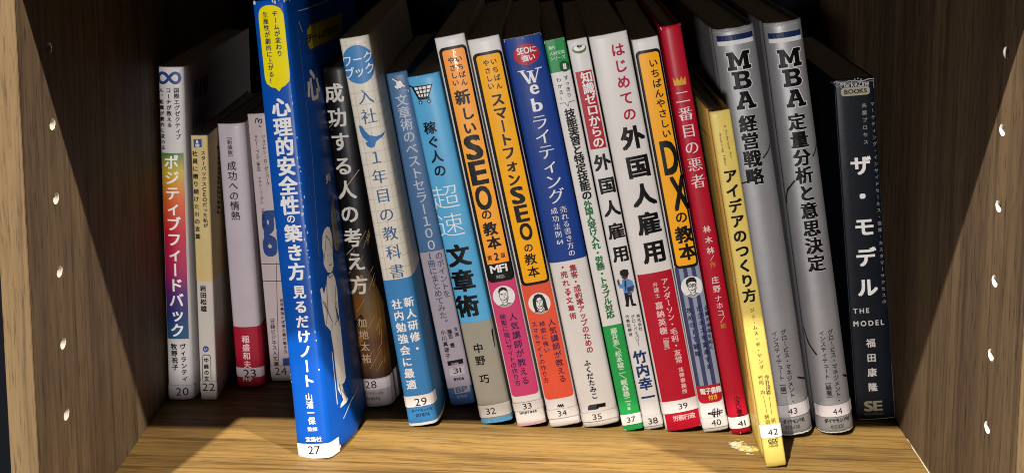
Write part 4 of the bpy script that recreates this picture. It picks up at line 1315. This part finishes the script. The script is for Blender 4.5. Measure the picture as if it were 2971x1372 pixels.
            for q in range(len(o_) - 1):
                quad = [o_[q], o_[q + 1], i_[q + 1], i_[q]]
                if all(0.2 < p[0] < t + 6 for p in quad):
                    S.add(quad, [(0, 1, 2, 3)], 2)
            wrap('letter_arc', S, ink(colr), cover)
        elif k == 'GOLD':
            _, v1, v0 = e
            rr = random.Random(5)
            m = ramp_mat('gold_fibre_print', [(0, '0C0B0A'), (.18, '241A0C'), (.42, '5E441A'), (.6, '6A4A1E'), (.72, '4E2A12'), (.85, '5E3C1A'), (1, '24180E')], v0, v1)
            S.poly([(-8, v0), (t + 4, v0), (t + 4, v0 + (v1 - v0) * .55), (t * .7, v1 - 8), (t * .4, v1), (-8, v1 - 3)], 0.5)
            wrap('cover_print', S, m, cover)
            for q in range(5):
                S = Sheet()
                a = v0 + 6 + q * (v1 - v0) * .15
                S.poly([(t * .1 * q, a), (t * .1 * q + 4, a + 6), (t * .1 * q + 2.6, a + 9), (t * .1 * q - 2, a + 4)], 0.8)
                wrap('cover_print', S, ink(['3A240E', '7A5A22', '2C1A0C', '6E3E18', '84642C'][q]), cover)
            S = Sheet()
            for q in range(22):
                v = v0 + 4 + (v1 - v0) * rr.random()
                a = rr.random() * t
                ln = 3 + 7 * rr.random()
                stroke(S, [(a, v), (min(t, a + ln * .7), v + ln)], 0.14, 1.3)
            wrap('light_streak', S, ink('B8965A'), cover)
        elif k == 'GRID':
            _, vlow = e
            S = Sheet()
            q = 3.0
            while q < t + 40:
                stroke(S, [(q, vlow), (q, H - 1)], 0.16, 1)
                q += 5.0
            v = H - 4
            while v > vlow + 2:
                stroke(S, [(-3, v), (t + 40, v)], 0.16, 1.1)
                v -= 6.2
            wrap('squared_print', S, ink('B9B2A6'), cover)
        elif k == 'SERIF':
            _, ch, s, v, wd, hh, colr = e
            if ch == 'W':
                T4 = [(-.5, .5), (-.15, -.5), (0.0, 0.35), (.15, -.5), (.5, .5)]
                for (a, b, tk) in ((0, 1, .17), (1, 2, .07), (2, 3, .17), (3, 4, .07)):
                    A_, B_ = T4[a], T4[b]
                    S.poly([(s + (A_[0] - tk / 2) * wd, v + A_[1] * hh), (s + (A_[0] + tk / 2) * wd, v + A_[1] * hh), (s + (B_[0] + tk / 2) * wd, v + B_[1] * hh), (s + (B_[0] - tk / 2) * wd, v + B_[1] * hh)], 3 + 0.1 * a)
                for a in (-.5, 0.0, .5):
                    yy = .5 if a else .38
                    S.poly([(s + (a - .2) * wd, v + (yy - .05) * hh), (s + (a + .2) * wd, v + (yy - .05) * hh), (s + (a + .2) * wd, v + (yy + .02) * hh), (s + (a - .2) * wd, v + (yy + .02) * hh)], 3.5)
            else:
                g = glyph(ch, 0.0)
                vs2, fs2, x0, x1, y0, y1 = g
                for q, dx in enumerate((-.03, 0, .03)):
                    S.add([(s + ((x + dx - x0) / (x1 - x0) - .5) * wd * .8, v + ((y - y0) / (y1 - y0) - .5) * hh * .95) for x, y in vs2], fs2, 3 + .1 * q)
                if ch == 'b':
                    S.poly([(s - .52 * wd, v + .42 * hh), (s - .2 * wd, v + .46 * hh), (s - .2 * wd, v + .5 * hh), (s - .52 * wd, v + .46 * hh)], 3.5)
            wrap('title_lettering', S, ink(colr), cover)
        elif k == 'SLAB':
            _, ch, s, v, wd, hh = e
            U_ = {
                'M': [[(-.5, .5), (-.2, .5), (.0, .02), (.2, .5), (.5, .5), (.5, .3), (.42, .3), (.42, -.3), (.5, -.3), (.5, -.5), (.12, -.5), (.12, -.3), (.2, -.3), (.2, .12), (.06, -.3), (-.06, -.3), (-.2, .12), (-.2, -.3), (-.12, -.3), (-.12, -.5), (-.5, -.5), (-.5, -.3), (-.42, -.3), (-.42, .3), (-.5, .3)]],
                'A': [[(-.26, .5), (.16, .5), (.38, -.3), (.5, -.3), (.5, -.5), (.08, -.5), (.08, -.3), (.14, -.3), (.11, -.16), (-.15, -.16), (-.19, -.3), (-.1, -.3), (-.1, -.5), (-.5, -.5), (-.5, -.3), (-.42, -.3), (-.2, .32), (-.26, .32)]],
                'B': [[(-.5, .5), (.22, .5), (.4, .42), (.45, .25), (.4, .1), (.28, .03), (.44, -.06), (.5, -.24), (.44, -.42), (.26, -.5), (-.5, -.5), (-.5, -.3), (-.38, -.3), (-.38, .3), (-.5, .3)]],
            }[ch]
            holes = {'M': [], 'A': [[(-.1, -.0), (.05, -.0), (-.01, .26)]], 'B': [[(-.12, .1), (.1, .1), (.17, .16), (.17, .24), (.1, .31), (-.12, .31)], [(-.12, -.31), (.12, -.31), (.2, -.25), (.2, -.14), (.12, -.07), (-.12, -.07)]]}[ch]
            S2 = Sheet()
            for pg in U_:
                P2 = [(s + x * wd, v + y * hh) for x, y in pg]
                S.poly(P2, 3)
                stroke(S2, P2 + [P2[0]], 0.75, 1.6)
            wrap('title_outline', S2, ink('D6D4D4'), cover)
            wrap('title_lettering', S, ink('050505'), cover)
            S3 = Sheet()
            for pg in holes:
                S3.poly([(s + x * wd, v + y * hh) for x, y in pg], 4)
            wrap('letter_counter', S3, ink('A4A4A8'), cover)
        elif k == 'F':
            _, s, v, rr_, kind = e
            q = rr_

            def Pp(pts):
                return [(s + x * q, v + y * q) for x, y in pts]
            S.poly(circ(s, v, q, q, 32), 3)
            disc = wrap('portrait_disc', S, ink('EDEBE9'), cover)
            S = Sheet()
            hair = {'man': [(-.38, .15), (-.44, .5), (-.3, .78), (.0, .9), (.3, .8), (.44, .5), (.38, .2), (.3, .48), (.05, .62), (-.28, .5)],
                    'woman': [(-.5, -.75), (-.6, -.2), (-.56, .4), (-.3, .8), (.05, .9), (.4, .75), (.6, .3), (.62, -.3), (.66, -.72), (.38, -.8), (.3, -.3), (.34, .2), (.15, .55), (-.1, .5), (-.28, .2), (-.3, -.3), (-.25, -.8)],
                    'glasses': [(-.42, .05), (-.52, .4), (-.4, .75), (-.05, .92), (.35, .85), (.5, .5), (.42, .1), (.34, .4), (.1, .48), (-.2, .45), (-.34, .3)]}[kind]
            S.poly(Pp(hair), 4)
            for x in (-.16, .16):
                S.poly(Pp([(x - .09, .12), (x, .17), (x + .09, .12), (x, .08)]), 4)
                stroke(S, Pp([(x - .12, .24), (x + .1, .26)]), .06 * q, 4)
            stroke(S, Pp([(.0, .1), (.05, -.12), (-.05, -.14)]), .04 * q, 4)
            stroke(S, Pp([(-.16, -.28), (0, -.34), (.18, -.26)]), .07 * q, 4)
            stroke(S, Pp([(-.38, .2), (-.36, -.2), (-.2, -.5), (.02, -.6), (.22, -.5), (.36, -.2), (.38, .2)]), .05 * q, 4)
            stroke(S, Pp([(-.2, -.5), (-.22, -.68), (-.6, -.8)]), .05 * q, 4)
            stroke(S, Pp([(.22, -.5), (.24, -.66), (.6, -.78)]), .05 * q, 4)
            stroke(S, Pp([(-.22, -.68), (.0, -.86), (.24, -.66)]), .05 * q, 4)
            if kind == 'glasses':
                for x in (-.18, .18):
                    stroke(S, Pp(circ(x, .12, .15, .12, 12) + [(x + .15, .12)]), .05 * q, 5)
            if kind == 'man':
                stroke(S, Pp([(-.2, -.18), (-.26, -.3)]), .03 * q, 4)
                stroke(S, Pp([(.2, -.18), (.26, -.3)]), .03 * q, 4)
            wrap('portrait_lines', S, ink('24221F'), cover)
            S = Sheet()
            S.poly(Pp([(-.6, -.78), (-.22, -.68), (0, -.86), (.24, -.66), (.62, -.76), (.3, -.92), (0, -.98), (-.3, -.93)]), 3.5)
            S.poly(Pp([(.2, -.1), (.34, .1), (.34, -.2), (.2, -.48), (.1, -.54)]), 3.5)
            wrap('portrait_shading', S, ink('A8A6A4'), cover)
        elif k == 'SCR':
            _, txt, s0, v0, s1, v1, colr = e
            n = len(txt)
            for i, ch in enumerate(txt):
                g = glyph(ch, 0.0) if ch != ' ' else None
                if not g:
                    continue
                f = (i + .5) / n
                vs2, fs2 = g[0], g[1]
                L_ = abs(v1 - v0) / n * 1.75
                cx_ = (g[2] + g[3]) / 2
                sc_, vc_ = s0 + (s1 - s0) * f, v0 + (v1 - v0) * f
                S.add([(sc_ + (y - .3) * L_ * .8, vc_ - ((x - cx_) + y * .25) * L_) for x, y in vs2], fs2, 3)
            wrap('script_lettering', S, ink(colr), cover)

    # --- wear
    def chips(name, spots, colr, lay=4, sz=(.2, .7)):
        S = Sheet()
        for s, v in spots:
            n = rnd.randint(5, 8)
            a0, b0 = rnd.uniform(*sz) * .6, rnd.uniform(*sz) * 1.3
            S.poly([(s + math.cos(2 * math.pi * i / n) * a0 * rnd.uniform(.5, 1.2), v + math.sin(2 * math.pi * i / n) * b0 * rnd.uniform(.5, 1.2)) for i in range(n)], lay + rnd.random())
        wrap(name, S, ink(colr, .8, 0, 0), cover)
    if key == '27':
        sp = []
        for _ in range(34):
            v = rnd.choice([rnd.uniform(95, 140), rnd.uniform(95, 125), rnd.uniform(40, 90), rnd.uniform(140, 200)])
            sp.append((t - 1.0 + rnd.gauss(0, .45), v))
        for _ in range(14):
            sp.append((0.0 + rnd.gauss(0, .3), rnd.uniform(5, 130)))
        chips('worn_patch', sp, 'C9D6E6', 4, (.25, .9))
        chips('worn_patch', [(rnd.uniform(-1, t + 8), rnd.choice([.6, .8, H - 1, H - 1.6])) for _ in range(20)], 'D4D4D0', 4, (.3, 1.1))
    elif key == '45':
        S = Sheet()
        x = -6.0
        pts = []
        while x < t + 4:
            pts.append((x, H - 1.0 - 0.8 * rnd.random() - (1.5 * rnd.random() if x < 1 else 0)))
            x += 2.3
        stroke(S, pts, .5, 4)
        stroke(S, [(-1, H - 1), (1.2, H - 4.0), (t * .2, H - 2.6), (t * .4, H - 2.0), (t * .75, H - 2.6), (t, H - 2.0)], .25, 4)
        stroke(S, [(t - .2, H - 1), (t - .1, H - 6)], .5, 4)
        stroke(S, [(t, 0.8), (t, 5), (t + .1, 30)], .25, 4)
        stroke(S, [(1, .9), (t * .4, .7), (t, .9)], .3, 4)
        wrap('worn_edge', S, ink('9A9894', .8, 0, 0), cover)
        S = Sheet()
        stroke(S, [(0, 4), (0, H - 6)], .22, 3)
        stroke(S, [(t, 30), (t, H - 4)], .16, 3)
        wrap('worn_edge', S, ink('4A4E58', .7, 0, 0), cover)
    elif key in ('43', '44'):
        S = Sheet()
        pts = [(x * .8 - 1, H - 1.0 - 1.1 * rnd.random()) for x in range(int(t / .8) + 3)]
        stroke(S, pts, .4, 3)
        wrap('worn_edge', S, ink('9C9A98', .7, 0, 0), cover)
        S = Sheet()
        pts = [(x * .8 - 1, 0.7 + .4 * rnd.random()) for x in range(int(t / .8) + 3)]
        stroke(S, pts, .7 if key == '43' else .4, 3)
        wrap('worn_edge', S, ink('E2E2DE', .7, 0, 0), cover)
    elif key == '28':
        chips('scratch', [(rnd.uniform(-1, 3), rnd.uniform(100, H)) for _ in range(26)], '6A6864', 3, (.08, .3))
    elif key in ('42', '39', '41', '40', '29', '33', '34', '35', '37', '38', '32'):
        chips('worn_patch', [(rnd.choice([rnd.gauss(0, .2), rnd.gauss(t, .2), rnd.uniform(0, t)]), rnd.choice([rnd.uniform(.3, 1.2), H - rnd.uniform(.5, 1.4)])) for _ in range(9)], 'E8E6E0', 3, (.15, .5))
        if key == '42':
            chips('stain', [(rnd.uniform(0, t), rnd.uniform(20, H)) for _ in range(45)], '8A6A20', 1, (.08, .3))
    return root


COVERS = {}
for key in BOOKS:
    make_book(key)
